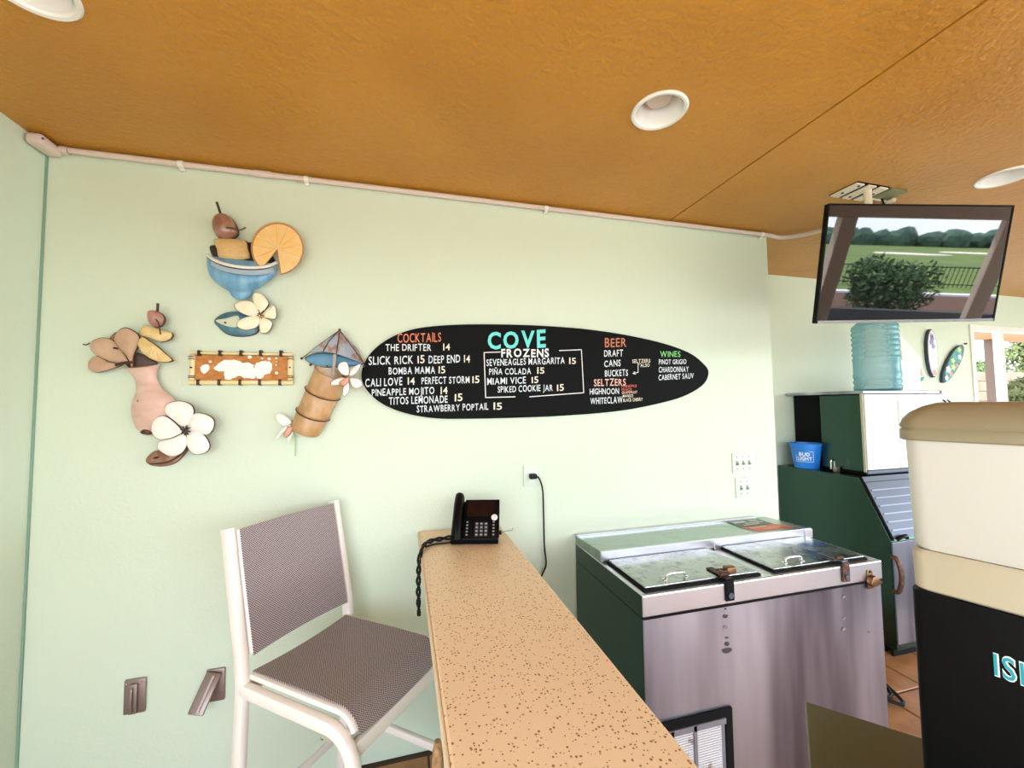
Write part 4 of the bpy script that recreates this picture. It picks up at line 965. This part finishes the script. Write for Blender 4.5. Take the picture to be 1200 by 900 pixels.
e = empty('ice_machine', 'boxy stainless ice maker standing on the bin under the television', 'ice machine', (0, 0, 0))
HX0, HX1, HYF = 3.11, 3.95, 2.12; HZ0, HZ1 = 1.107, 1.695
obj('body', bx(HX0+.01, HX1-.01, HYF+.01, 2.42, HZ0, HZ1-.02, .004), M_BLACKM, e)
obj('rear_housing', bx(HX0+.075, HX1-.01, 2.42, YB, HZ0, HZ1-.02, .004), M_BLACKM, e)
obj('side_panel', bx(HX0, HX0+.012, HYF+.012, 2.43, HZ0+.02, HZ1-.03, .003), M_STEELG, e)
obj('side_trim', bx(HX0-.004, HX0+.004, HYF+.004, HYF+.02, HZ0+.02, HZ1-.02), mat('edge_trim_pale', (.6, .55, .42), .4, .6), e)
obj('top_lid', bx(HX0-.006, HX1, HYF-.006, YB, HZ1-.022, HZ1, .004), M_STEEL, e)
fp1 = PY(1052, 500, HYF).x; fp2 = PY(1085, 500, HYF).x
M_ENAM = mat('bright_front', (.70, .70, .70), .35, .15)
obj('front_panel', bx(HX0+.006, fp1-.002, HYF-.004, HYF+.01, HZ0+.035, HZ1-.026, .003), M_ENAM, e)
obj('front_panel', bx(fp1+.002, HX1-.004, HYF-.004, HYF+.01, HZ0+.035, HZ1-.026, .003), M_ENAM, e)
obj('bottom_trim', bx(HX0+.002, HX1, HYF-.002, HYF+.012, HZ0+.005, HZ0+.030, .002), M_STEELD, e)
obj('access_panel', bx(fp1+.01, fp2-.003, HYF-.008, HYF-.003, HZ0+.20, HZ1-.04, .002), M_ENAM, e)
for px in (1105.5, 1110.5):
    q = PY(px, 471.5, HYF-.006); bm = bmesh.new(); tube(bm, catmull([(q.x, HYF-.004, q.z+.018), (q.x, HYF-.02, q.z), (q.x, HYF-.004, q.z-.018)], False, 4), .005, 8); obj('latch', bm, M_BLACK, e, True)
q = PY(1101, 459, HYF); obj('top_screw', bx(q.x-.006, q.x+.006, HYF-.012, HYF-.004, HZ1-.018, HZ1-.006), M_BLACK, e)

# blue bucket
bc = PZ(947, 552, 1.106); bc.x = max(bc.x, IX0+.075)
bc = Vector((IX0+.088, 2.53, 1.106))
e = empty('bucket', 'blue plastic beer bucket with white lettering on top of the ice bin', 'bucket', bc)
bm = bmesh.new(); R0, R1, HB = .080, .109, .19
lathe(bm, [(0, 0), (R0, 0), (R0+.002, .004), (R1-.004, HB-.012), (R1+.002, HB-.012), (R1+.003, HB), (R1-.005, HB), (R0-.004, .006), (0, .005)], 40); obj('pail', bm, M_BLUEB, e, True)
dirc = Vector((-bc.x, -bc.y, 0)).normalized(); a0 = math.atan2(dirc.y, dirc.x)-.12
Mw = mat('bucket_white', (.85, .9, .95), .5)
def on_bucket(s, z):
    r = R0+(R1-R0)*z/HB+.0012; a = a0+s/r; return Vector((bc.x+r*math.cos(a), bc.y+r*math.sin(a), bc.z+z))
for txt, z0 in (('BUD', .098), ('LIGHT', .064)):
    w = .070 if txt == 'BUD' else .095
    lettering(txt, lambda u, v, w=w, z0=z0: on_bucket((u-.5)*w, z0+v*.028), Mw, e, .03, 0, .10)
bm = bmesh.new()
def ribbon(bm, pts, w):
    for (s0, z0), (s1, z1) in zip(pts, pts[1:]):
        n = 6
        for k in range(n):
            sa, za = s0+(s1-s0)*k/n, z0+(z1-z0)*k/n; sb, zb = s0+(s1-s0)*(k+1)/n, z0+(z1-z0)*(k+1)/n
            if abs(z1-z0) > abs(s1-s0): q = [(sa-w, za), (sa+w, za), (sb+w, zb), (sb-w, zb)]
            else: q = [(sa, za-w), (sb, zb-w), (sb, zb+w), (sa, za+w)]
            bm.faces.new([bm.verts.new(on_bucket(*t)) for t in q])
ribbon(bm, [(.030, .132), (.058, .132), (.058, .053), (-.058, .053), (-.058, .105)], .0013); sub(obj('logo_frame', bm, Mw, e), e)
# open padlock beside it
pc = PZ(983, 553, 1.106)
e = empty('padlock', 'small open steel padlock standing beside the blue bucket', 'padlock', (HX0-.055, 2.30, 1.106), (0, 0, .1))
obj('lock_body', bx(-.002, .04, -.012, .012, 0, .035, .004), mat('laminated_steel', (.40, .33, .27), .4, .8), e, True)
bm = bmesh.new(); tube(bm, [(-.040, 0, .025), (-.040, 0, .075)]+arc((-.020, 0, .075), .020, PI, 0, 8, (1, 0, 0), (0, 0, 1))[1:]+[(0, 0, .03)], .0045, 8); obj('shackle', bm, M_CHROME, e, True)

# water jug
jy = 2.40
ja = PY(996, 430, jy).x; jb = PY(1056, 430, jy).x; jr = .150
jc = ((PY(1027, 430, jy)).x)
e = empty('water_jug', 'translucent blue ribbed water jug standing on the ice machine', 'water jug', (jc, jy, HZ1))
prof = [(0, .004), (jr*.86, .0), (jr*.97, .012), (jr, .03)]
z = .03
for k in range(2): prof += [(jr, z+.012), (jr*.955, z+.022), (jr*.955, z+.030), (jr, z+.040)]; z += .045
prof += [(jr, z+.02), (jr*.975, z+.03), (jr*.975, z+.13), (jr, z+.14)]; z += .14
for k in range(6): prof += [(jr, z+.010), (jr*.95, z+.020), (jr*.95, z+.028), (jr, z+.038)]; z += .042
prof += [(jr*.96, z+.02), (jr*.75, z+.05), (jr*.4, z+.085), (.03, z+.10), (.028, z+.14), (0, z+.14)]
bm = bmesh.new(); lathe(bm, prof, 40); o = obj('bottle', bm, M_JUG, e, True, 50)
bm = bmesh.new(); lathe(bm, [(0, .008), (jr*.82, .008), (jr*.93, .018), (jr*.93, .022), (0, .022)], 32); obj('water', bm, mat('jug_water', (.02, .12, .20), .1), e, True)
bm = bmesh.new(); lathe(bm, [(.031, z+.12), (.032, z+.15), (0, z+.152)], 20); obj('cap', bm, M_WHITE, e, True)

# ================================================================ FAR WALL ITEMS
def fp(px, py, off=0): return PY(px, py, FAR-off)
# white house-shaped board
e = empty('wall_panel', 'white house shaped board on the far wall behind the water jug', 'board', fp(1068, 450))
def fprism(name, pts, y0, y1, m, parent, bev=0):
    P = [fp(*p) for p in pts]; bm = bmesh.new(); prism(bm, [(p.x, p.z) for p in P], 'y', FAR-y0, FAR-y1, bev); return sub(obj(name, bm, m, parent), parent)
fprism('lower_board', [(1048, 422.5), (1075.5, 421.5), (1076, 458), (1048, 459)], .001, .02, M_WHITE, e, .002)
fprism('shelf_edge', [(1046, 422), (1075.5, 421), (1076, 430), (1046, 430.5)], .001, .03, M_WHITE, e, .002)
fprism('sloping_lid', [(1047, 391), (1053, 399), (1073, 421), (1050, 422)], .001, .05, M_WHITE, e, .002)
M_NAVY = mat('navy', (.03, .05, .09), .5); M_CORAL = mat('coral', (.85, .35, .28), .5); M_TEAL = mat('teal', (.05, .30, .30), .5)
es = empty('sticker', 'small coral and teal emblem on the far wall beside the white board', 'sticker', fp(1079, 440))
fprism('coral_shape', [(1075, 434), (1079, 432), (1080.5, 440), (1077.5, 441)], .001, .003, M_CORAL, es)
fprism('teal_shape', [(1075.5, 444), (1079, 442.5), (1083, 441), (1081, 446), (1077, 448)], .001, .003, M_TEAL, es)
def surf(name, spine, w0, m_, label, decals):
    """small surfboard: spine = (top px, bottom px), outline by half-width in px"""
    (x0, y0), (x1, y1) = spine; dx, dy = x1-x0, y1-y0; L = math.hypot(dx, dy); nx, ny = -dy/L, dx/L
    prof = [(0, 0), (.03, .28), (.1, .6), (.25, .9), (.45, 1), (.65, .95), (.82, .74), (.93, .45), (1, .12)]
    pts = [(x0+dx*t+nx*w0*w, y0+dy*t+ny*w0*w) for t, w in prof]+[(x0+dx*t-nx*w0*w, y0+dy*t-ny*w0*w) for t, w in reversed(prof[1:])]
    e = empty(name, label, 'wall art', fp((x0+x1)/2, (y0+y1)/2), group='mini surfboards on the far wall')
    fprism('edge', pts, .002, .026, M_NAVY, e)
    P = [fp(*p) for p in pts]; c = sum(P, Vector())/len(P); bm = bmesh.new()
    prism(bm, [(c.x+(p.x-c.x)*.86, c.z+(p.z-c.z)*.95) for p in P], 'y', FAR-.026, FAR-.030); sub(obj('deck', bm, m_, e), e)
    for t, w, r, mm in decals:
        q = fp(x0+dx*t+nx*w0*w, y0+dy*t+ny*w0*w); bm = bmesh.new(); n = 20
        P2 = [(q.x+r*math.cos(2*PI*k/n)*(.8+.2*math.cos(10*PI*k/n)), q.z+r*math.sin(2*PI*k/n)*(.8+.2*math.cos(10*PI*k/n))) for k in range(n)]
        prism(bm, P2, 'y', FAR-.030, FAR-.0315); sub(obj('painted_flower', bm, mm, e), e)
Mlav = mat('lavender', (.40, .33, .62), .5); Mpw = mat('pale_deck', (.80, .76, .82), .4, mottle=(9, (.70, .78, .82), .4, .6)); Mtd = mat('teal_deck', (.03, .22, .22), .4, mottle=(25, (.06, .36, .33), .4, .6))
Mpk = mat('print_white', (.85, .88, .85), .5); Myl = mat('print_lime', (.60, .75, .25), .5)
surf('mini_surfboard', ((1087, 386), (1091, 442.5)), 6.2, Mpw, 'small pale lavender surfboard plaque on the far wall, left of two', [(.2, 0, .035, Mlav), (.28, .2, .03, Mlav), (.36, -.1, .03, Mlav), (.14, .1, .025, Mlav), (.9, 0, .03, M_CORAL)])
surf('mini_surfboard', ((1124, 404.5), (1102, 448.5)), 7.2, Mtd, 'small teal floral surfboard plaque tilted on the far wall, right of two', [(.15, .2, .03, Myl), (.3, -.4, .03, Mpk), (.45, .3, .03, Myl), (.58, -.2, .035, Myl), (.68, .35, .04, Mpk), (.75, -.4, .03, M_CORAL), (.88, 0, .028, Mpk), (.5, -.6, .02, M_CORAL)])
q = fp(1130, 403); o = empty('nail', 'dark nail in the far wall right of the teal surfboard', 'nail', q)
bm = bmesh.new(); tube(bm, [(0, 0, 0), (0, -.02, 0)], .008, 8); obj('nail_head', bm, M_STEM, o)

# ================================================================ TELEVISION and its ceiling mount
TC = Vector((2.2527, 1.2906, 2.2392)); TN = Vector((-.179, -.961, -.213)).normalized()
tx = Vector((.982, -.187, .017)); tx = (tx-TN*tx.dot(TN)).normalized(); ty = (-TN).cross(tx) * 1.0
if ty.z < 0: ty = -ty
Rm = Matrix((tx, ty, TN)).transposed()
if Rm.determinant() < 0: ty = TN.cross(tx); Rm = Matrix((tx, ty, TN)).transposed()
e = empty('television', 'flat black television hung below the ceiling, reflecting the golf course', 'television', TC, Rm.to_euler())
TWd, TH = .45, .260
obj('housing', bx(-TWd, TWd, -TH, TH, -.022, -.002, .004), M_BLACK, e)
obj('rear_housing', bx(-.28, .28, -.20, .10, -.06, -.022, .01), M_BLACK, e)
obj('screen', bx(-TWd+.008, TWd-.008, -TH+.014, TH-.008, -.003, .0005), M_SCREEN, e)
bm = bmesh.new()
box(bm, -TWd, TWd, TH-.008, TH, -.004, .003, .001); box(bm, -TWd, -TWd+.008, -TH, TH-.008, -.004, .003, .001); box(bm, TWd-.008, TWd, -TH, TH-.008, -.004, .003, .001)
obj('bezel', bm, M_BLACK, e)
obj('bottom_strip', bx(-TWd+.008, TWd-.008, -TH, -TH+.014, -.004, .004, .001), mat('dark_chrome', (.28, .27, .28), .25, 1.0), e)
obj('badge', bx(-.03, .03, -TH+.002, -TH+.010, .004, .0046), M_CHROME, e)
e = empty('ceiling_mount', 'slotted cream metal ceiling mount holding the television', 'ceiling mount', (2.31, 1.50, CEIL))
M_MOUNT = mat('cream_mount', (.78, .66, .50), .45)
for i, x in enumerate((-.125, -.045, .035)):
    obj('mount_slat', bx(x-.027, x+.027, -.055, .075, -.010, -.002, .002), M_MOUNT, e)
obj('back_plate', bx(-.155, .065, -.06, .08, -.002, 0), M_BLACKM, e)
obj('side_plate', bx(.07, .19, -.06, .03, -.012, 0, .002), mat('olive_metal', (.22, .20, .08), .4, .6), e)
obj('side_plate_edge', bx(.07, .22, .030, .040, -.016, 0, .001), M_MOUNT, e)
bm = bmesh.new(); tube(bm, [(-.03, -.02, -.008), (-.03, -.02, -.36)], .017, 14); obj('drop_pole', bm, M_MOUNT, e, True)
obj('arm', bx(-.05, -.01, -.15, .0, -.40, -.34, .004), M_BLACKM, e)
bm = bmesh.new(); tube(bm, catmull([(-.03, -.1, -.30), (.04, -.05, -.12), (.10, 0, -.03)], False, 5), .005, 8); obj('cable', bm, M_RUBBER, e, True)
for dx, dy in ((-.13, .03), (-.05, .05), (-.12, -.04), (.04, 0)):
    bm = bmesh.new(); lathe(bm, [(.007, 0), (.006, -.003), (0, -.004)], 8, c=(dx, dy, -.010)); obj('bolt', bm, M_RUST, e, True)

# ================================================================ STEEL TABLE AND DRINK MACHINE
tc = PZ(943, 821, .90); ang = math.radians(-48.5)    # a corner points at the cooler
e = empty('steel_table', 'low stainless steel table with square corner under the drink machine', 'table', (tc.x, tc.y, 0), (0, 0, ang))
# local: +x runs away to the right, -y back toward the viewer
obj('tabletop', bx(0, 1.0, -.55, 0, .862, .90, .003), mat('table_steel', (.17, .15, .09), .35, 1.0, rmottle=(5, .28, .42, (1, 1, 1))), e)
obj('shelf', bx(.05, .95, -.5, -.05, .25, .27, .002), M_STEELG, e)
for x in (.04, .96):
    for y in (-.04, -.51):
        bm = bmesh.new(); tube(bm, [(x, y, 0), (x, y, .862)], .018, 14); obj('leg', bm, M_STEELD, e, True)

ma = math.atan2(-.957, .29)   # face runs along this direction (toward the viewer)
mp = Vector((.746, .458, 0))
e = empty('drink_machine', 'frozen drink machine with cream frosted hopper on black body, at right edge', 'drink machine', (mp.x, mp.y, .90), (0, 0, ma))
# local: +x along the face toward the viewer, +y away to the right (depth), z up
def rbox(bm, x0, x1, y0, y1, z0, z1, r, taper=0, n=6, top=None):
    """box with rounded vertical corners, optional taper at the foot"""
    def ring(z, ins):
        P = []
        for cx, cy, a in ((x1-r-ins, y1-r-ins, 0), (x0+r+ins, y1-r-ins, 90), (x0+r+ins, y0+r+ins, 180), (x1-r-ins, y0+r+ins, 270)):
            for k in range(n+1): t = math.radians(a+90*k/n); P.append(bm.verts.new((cx+r*math.cos(t), cy+r*math.sin(t), z)))
        return P
    spec = top if top else [(z0, taper), (z1, 0)]
    R = [ring(z, i) for z, i in spec]
    for a, b in zip(R, R[1:]):
        for k in range(len(a)): bm.faces.new((a[k], a[(k+1) % len(a)], b[(k+1) % len(b)], b[k]))
    bm.faces.new(R[0][::-1]); bm.faces.new(R[-1]); return bm
MW, MD = .30, .27
bm = rbox(bmesh.new(), 0, MW, 0, MD, .0, .436, .012); obj('body', bm, M_BLACK, e, True)
bm = rbox(bmesh.new(), .001, MW-.003, .002, MD-.005, .437, .496, .016, 0, top=[(.437, .004), (.440, .001), (.492, .0), (.497, .003)]); obj('collar', bm, mat('tan_collar', (.42, .35, .24), .28), e, True)
bm = rbox(bmesh.new(), .0, MW, .0, MD, .498, .664, .022, 0, top=[(.498, .006), (.503, .003), (.664, 0)]); obj('hopper', bm, M_HOPPER, e, True)
bm = rbox(bmesh.new(), -.006, MW+.006, -.006, MD+.006, .662, .70, .026, 0, top=[(.660, .002), (.662, 0), (.675, .0), (.678, .002), (.682, 0), (.692, .003), (.702, .010), (.711, .022), (.717, .036)]); obj('lid', bm, M_LID, e, True)
Mt1 = mat('turquoise_print', (.012, .26, .31), .4); Mt2 = mat('white_outline', (.75, .88, .84), .4)
def on_face(u, v, off): return mpw @ Vector((u, -off, v))
mpw = Matrix.LocRotScale(e.location, e.rotation_euler, None)
cap = .029; wid = .100; bx0 = .080; bz0 = .352
lettering('ISLAND', lambda u, v: on_face(bx0+u*wid, bz0+v*cap, .0008), Mt2, e, .045, 0, .09)
lettering('ISLAND', lambda u, v: on_face(bx0+u*wid, bz0+v*cap, .0014), Mt1, e, .012, 0, .16)

# dark hoses on the floor in the gap
e = empty('drain_hose', 'dark hoses lying on the brown floor beside the ice bin', 'hose', (2.6, 1.9, 0))
for k in range(3):
    bm = bmesh.new(); pts = [(2.16+.06*k, 1.95-.1*k, .02), (2.35, 1.85+.05*k, .03+.02*k), (2.55, 1.75-.06*k, .02), (2.72, 1.86+.03*k, .04), (2.9, 1.95, .10+.03*k)]
    tube(bm, catmull(pts, False, 6), .009, 8); sub(obj('hose', bm, M_RUBBER, e, True), e)

# ================================================================ OUTSIDE
M_CONC = mat('patio_concrete', (.62, .58, .52), .85, mottle=(6, (.54, .50, .45), .4, .6))
M_GRASS = mat('lawn_green', (.10, .15, .025), .9, mottle=(.35, (.15, .21, .035), .4, .6), bump=(30, .4, .05))
M_SAND = mat('bunker_sand', (.80, .72, .55), .9, mottle=(3, (.74, .64, .48), .4, .6))
M_MULCH = mat('mulch', (.17, .075, .04), .95, mottle=(14, (.09, .04, .02), .4, .6), bump=(30, 1, .04))
M_FOL = mat('dark_foliage', (.03, .07, .02), .8, mottle=(8, (.06, .12, .03), .4, .65))
M_FOL2 = mat('far_foliage', (.045, .09, .06), .9, mottle=(.6, (.08, .14, .09), .4, .65))
struct('patio', bx(-8, 20, -6.5, -3.0, -.08, -.02), M_CONC)
struct('mulch_bed', bx(-8, 30, -15.5, -6.5, -.14, -.06), M_MULCH)
struct('added_dark_wall', bx(4.5, 14, -6.4, -6.2, -.1, .80), mat('added_wall_dark', (.02, .018, .016), .7))  # low wall added to give the television reflection its dark foreground
struct('kerb', bx(-8, 34, -16.0, -15.5, -.14, 0.02), mat('kerb_white', (.8, .78, .74), .8))
struct('lawn', bx(-60, 160, -220, -16.0, -.2, -.08), M_GRASS)
struct('side_lawn', bx(-60, -8, -16, 60, -.2, -.08), M_GRASS)
struct('rear_ground', bx(-8, 60, FAR+.14, 60, -.2, -.03), M_CONC)
for (x, y, rx, ry) in ((44, -55, 4, 3), (58, -62, 5, 3), (50, -40, 2.4, 1.4)):
    bm = bmesh.new(); lathe(bm, [(1, 0), (.96, .012), (0, .02)], 28); 
    for v in bm.verts: v.co = Vector((x+v.co.x*rx*(1+.15*math.sin(3*math.atan2(v.co.y, v.co.x))), y+v.co.y*ry, -.08+v.co.z))
    tag(obj('sand_bunker', bm, M_SAND), {44: 'pale sand bunker in the middle of the golf lawn', 58: 'farthest and widest pale sand bunker on the golf lawn', 50: 'nearest and smallest pale sand bunker on the golf lawn'}[x], 'bunker', 'sand bunkers')
# leafy clump: many small leaf quads around blobs
def foliage(c, r, n, size, m, name, parent, seed=1, squash=.8):
    rnd = random.Random(seed); bm = bmesh.new(); bl = [(Vector((rnd.uniform(-.5, .5)*r, rnd.uniform(-.5, .5)*r, rnd.uniform(-.35, .5)*r*squash)), r*rnd.uniform(.4, .62)) for _ in range(9)]
    for i in range(n):
        b, br = bl[rnd.randrange(9)]; d = Vector((rnd.gauss(0, 1), rnd.gauss(0, 1), rnd.gauss(0, 1))).normalized(); p = Vector(c)+b+d*br*rnd.uniform(.75, 1.05)
        u = Vector((rnd.gauss(0, 1), rnd.gauss(0, 1), rnd.gauss(0, 1))).normalized(); w = u.cross(d).normalized() if u.cross(d).length > .01 else Vector((1, 0, 0)); s = size*rnd.uniform(.6, 1.2)
        bm.faces.new([bm.verts.new(p+w*s*.35), bm.verts.new(p+u*s), bm.verts.new(p-w*s*.35), bm.verts.new(p-u*s*.6)])
    return obj(name, bm, m, parent)
def shrub(c, r, label, name='shrub', cat='shrub', m=M_FOL, n=2600, size=.10, group=None, trunk=None, seed=1):
    e = empty(name, label, cat, (c[0], c[1], 0), group=group)
    fo = foliage((0, 0, c[2]), r, n, size, m, 'foliage', e, seed)
    bm = bmesh.new(); tube(bm, [(0, 0, -.05), (.02, 0, c[2]*.6), (0, .02, c[2])], .06, 8, radii=[.07, .05, .03]); obj('trunk', bm, mat('bark', (.12, .08, .05), .9), e, True)
shrub((9.35, -8.6, .9), 1.05, 'dark spiky shrub in the mulch bed reflected in the television', seed=3)
shrub((11.0, -11.5, .4), .6, 'low shrub by the kerb reflected in the television', n=1200, seed=4)
# far tree line and low hills
bm = bmesh.new(); rnd = random.Random(11)
for i in range(150):
    x = -20+i*1.1+rnd.uniform(-.5, .5); y = -88-rnd.uniform(0, 6)+abs(x-55)*.12; r = rnd.uniform(1.3, 2.3)
    mtx = Matrix.Translation((x, y, rnd.uniform(.7, 1.3))) @ Matrix.Diagonal((r, r, r*rnd.uniform(.8, 1.25), 1)); bmesh.ops.create_icosphere(bm, subdivisions=2, radius=1, matrix=mtx)
for v in bm.verts: v.co += Vector((rnd.uniform(-.2, .2), rnd.uniform(-.2, .2), rnd.uniform(-.2, .2)))
tag(obj('tree_line', bm, M_FOL2), 'distant blue green tree line beyond the golf lawn', 'trees', kind='stuff')
# iron fence
e = empty('iron_fence', 'black iron railing fence at the lawn edge, reflected in the television', 'fence', (18, -19, -.08))
bm = bmesh.new()
for z in (.12, .92): box(bm, -6, 20, -.02, .02, z, z+.04)
obj('rail', bm, M_BLACKM, e)
bme = bpy.data.meshes.new('picket'); b_ = bx(-.012, .012, -.012, .012, 0, 1.0); b_.to_mesh(bme); b_.free(); bme.materials.append(M_BLACKM)
for k in range(130): o = link('picket', bme, None, e); o.location = (-6+k*.2, 0, 0)
# seen through the far window
bw = empty('block_wall', 'beige concrete block wall outside the far window', 'garden wall', (7.5, 5.6, 0))
blk = bx(-.195, .195, -.1, .1, 0, .19, .006, seg=1); bmk = bpy.data.meshes.new('block'); blk.to_mesh(bmk); blk.free(); bmk.materials.append(mat('beige_block', (.17, .125, .085), .9, bump=(50, .5, .01), mottle=(8, (.14, .105, .07), .4, .6)))
for r in range(11):
    for k in range(13):
        o = link('block', bmk, None, bw); o.location = (1.35+k*.4+(.2 if r % 2 else 0), 0, r*.2)
obj('mortar', bx(1.16, 6.75, -.08, .08, 0, 2.19), mat('mortar', (.10, .08, .06), .9), bw)
M_SOF = mat('orange_brown_soffit', (.34, .15, .06), .7)
struct('roof_overhang', bx(4.2, 16, FAR+.14, 4.45, 2.60, 2.74), M_SOF)
struct('column_3', bx(*(lambda c: (c.x-.06, c.x+.06, 4.30, 4.42, 0, 2.62))(PY(1168.5, 420, 4.3))), mat('brown_post', (.10, .055, .035), .6))
shrub((PY(1160, 430, 7.0).x, 7.0, 2.35), .36, 'green shrub top above the block wall outside the window', m=mat('light_foliage', (.04, .08, .02), .8, mottle=(8, (.08, .13, .035), .4, .65)), n=2200, seed=6)
shrub((PY(1236, 400, 8.5).x, 8.5, 3.3), 1.25, 'tall leafy tree outside the right pane of the far window', 'leafy_tree', 'tree', m=mat('olive_foliage', (.07, .09, .025), .8, mottle=(6, (.14, .16, .05), .4, .65)), n=5200, size=.13, seed=8)
shrub((PY(1212, 440, 4.3).x, 4.3, 1.6), .5, 'olive bush close outside the right pane of the far window', 'bush', 'shrub', m=MATS['olive_foliage'], n=3000, size=.10, seed=9)
print('tiles', ntile, 'objects', len(bpy.data.objects))
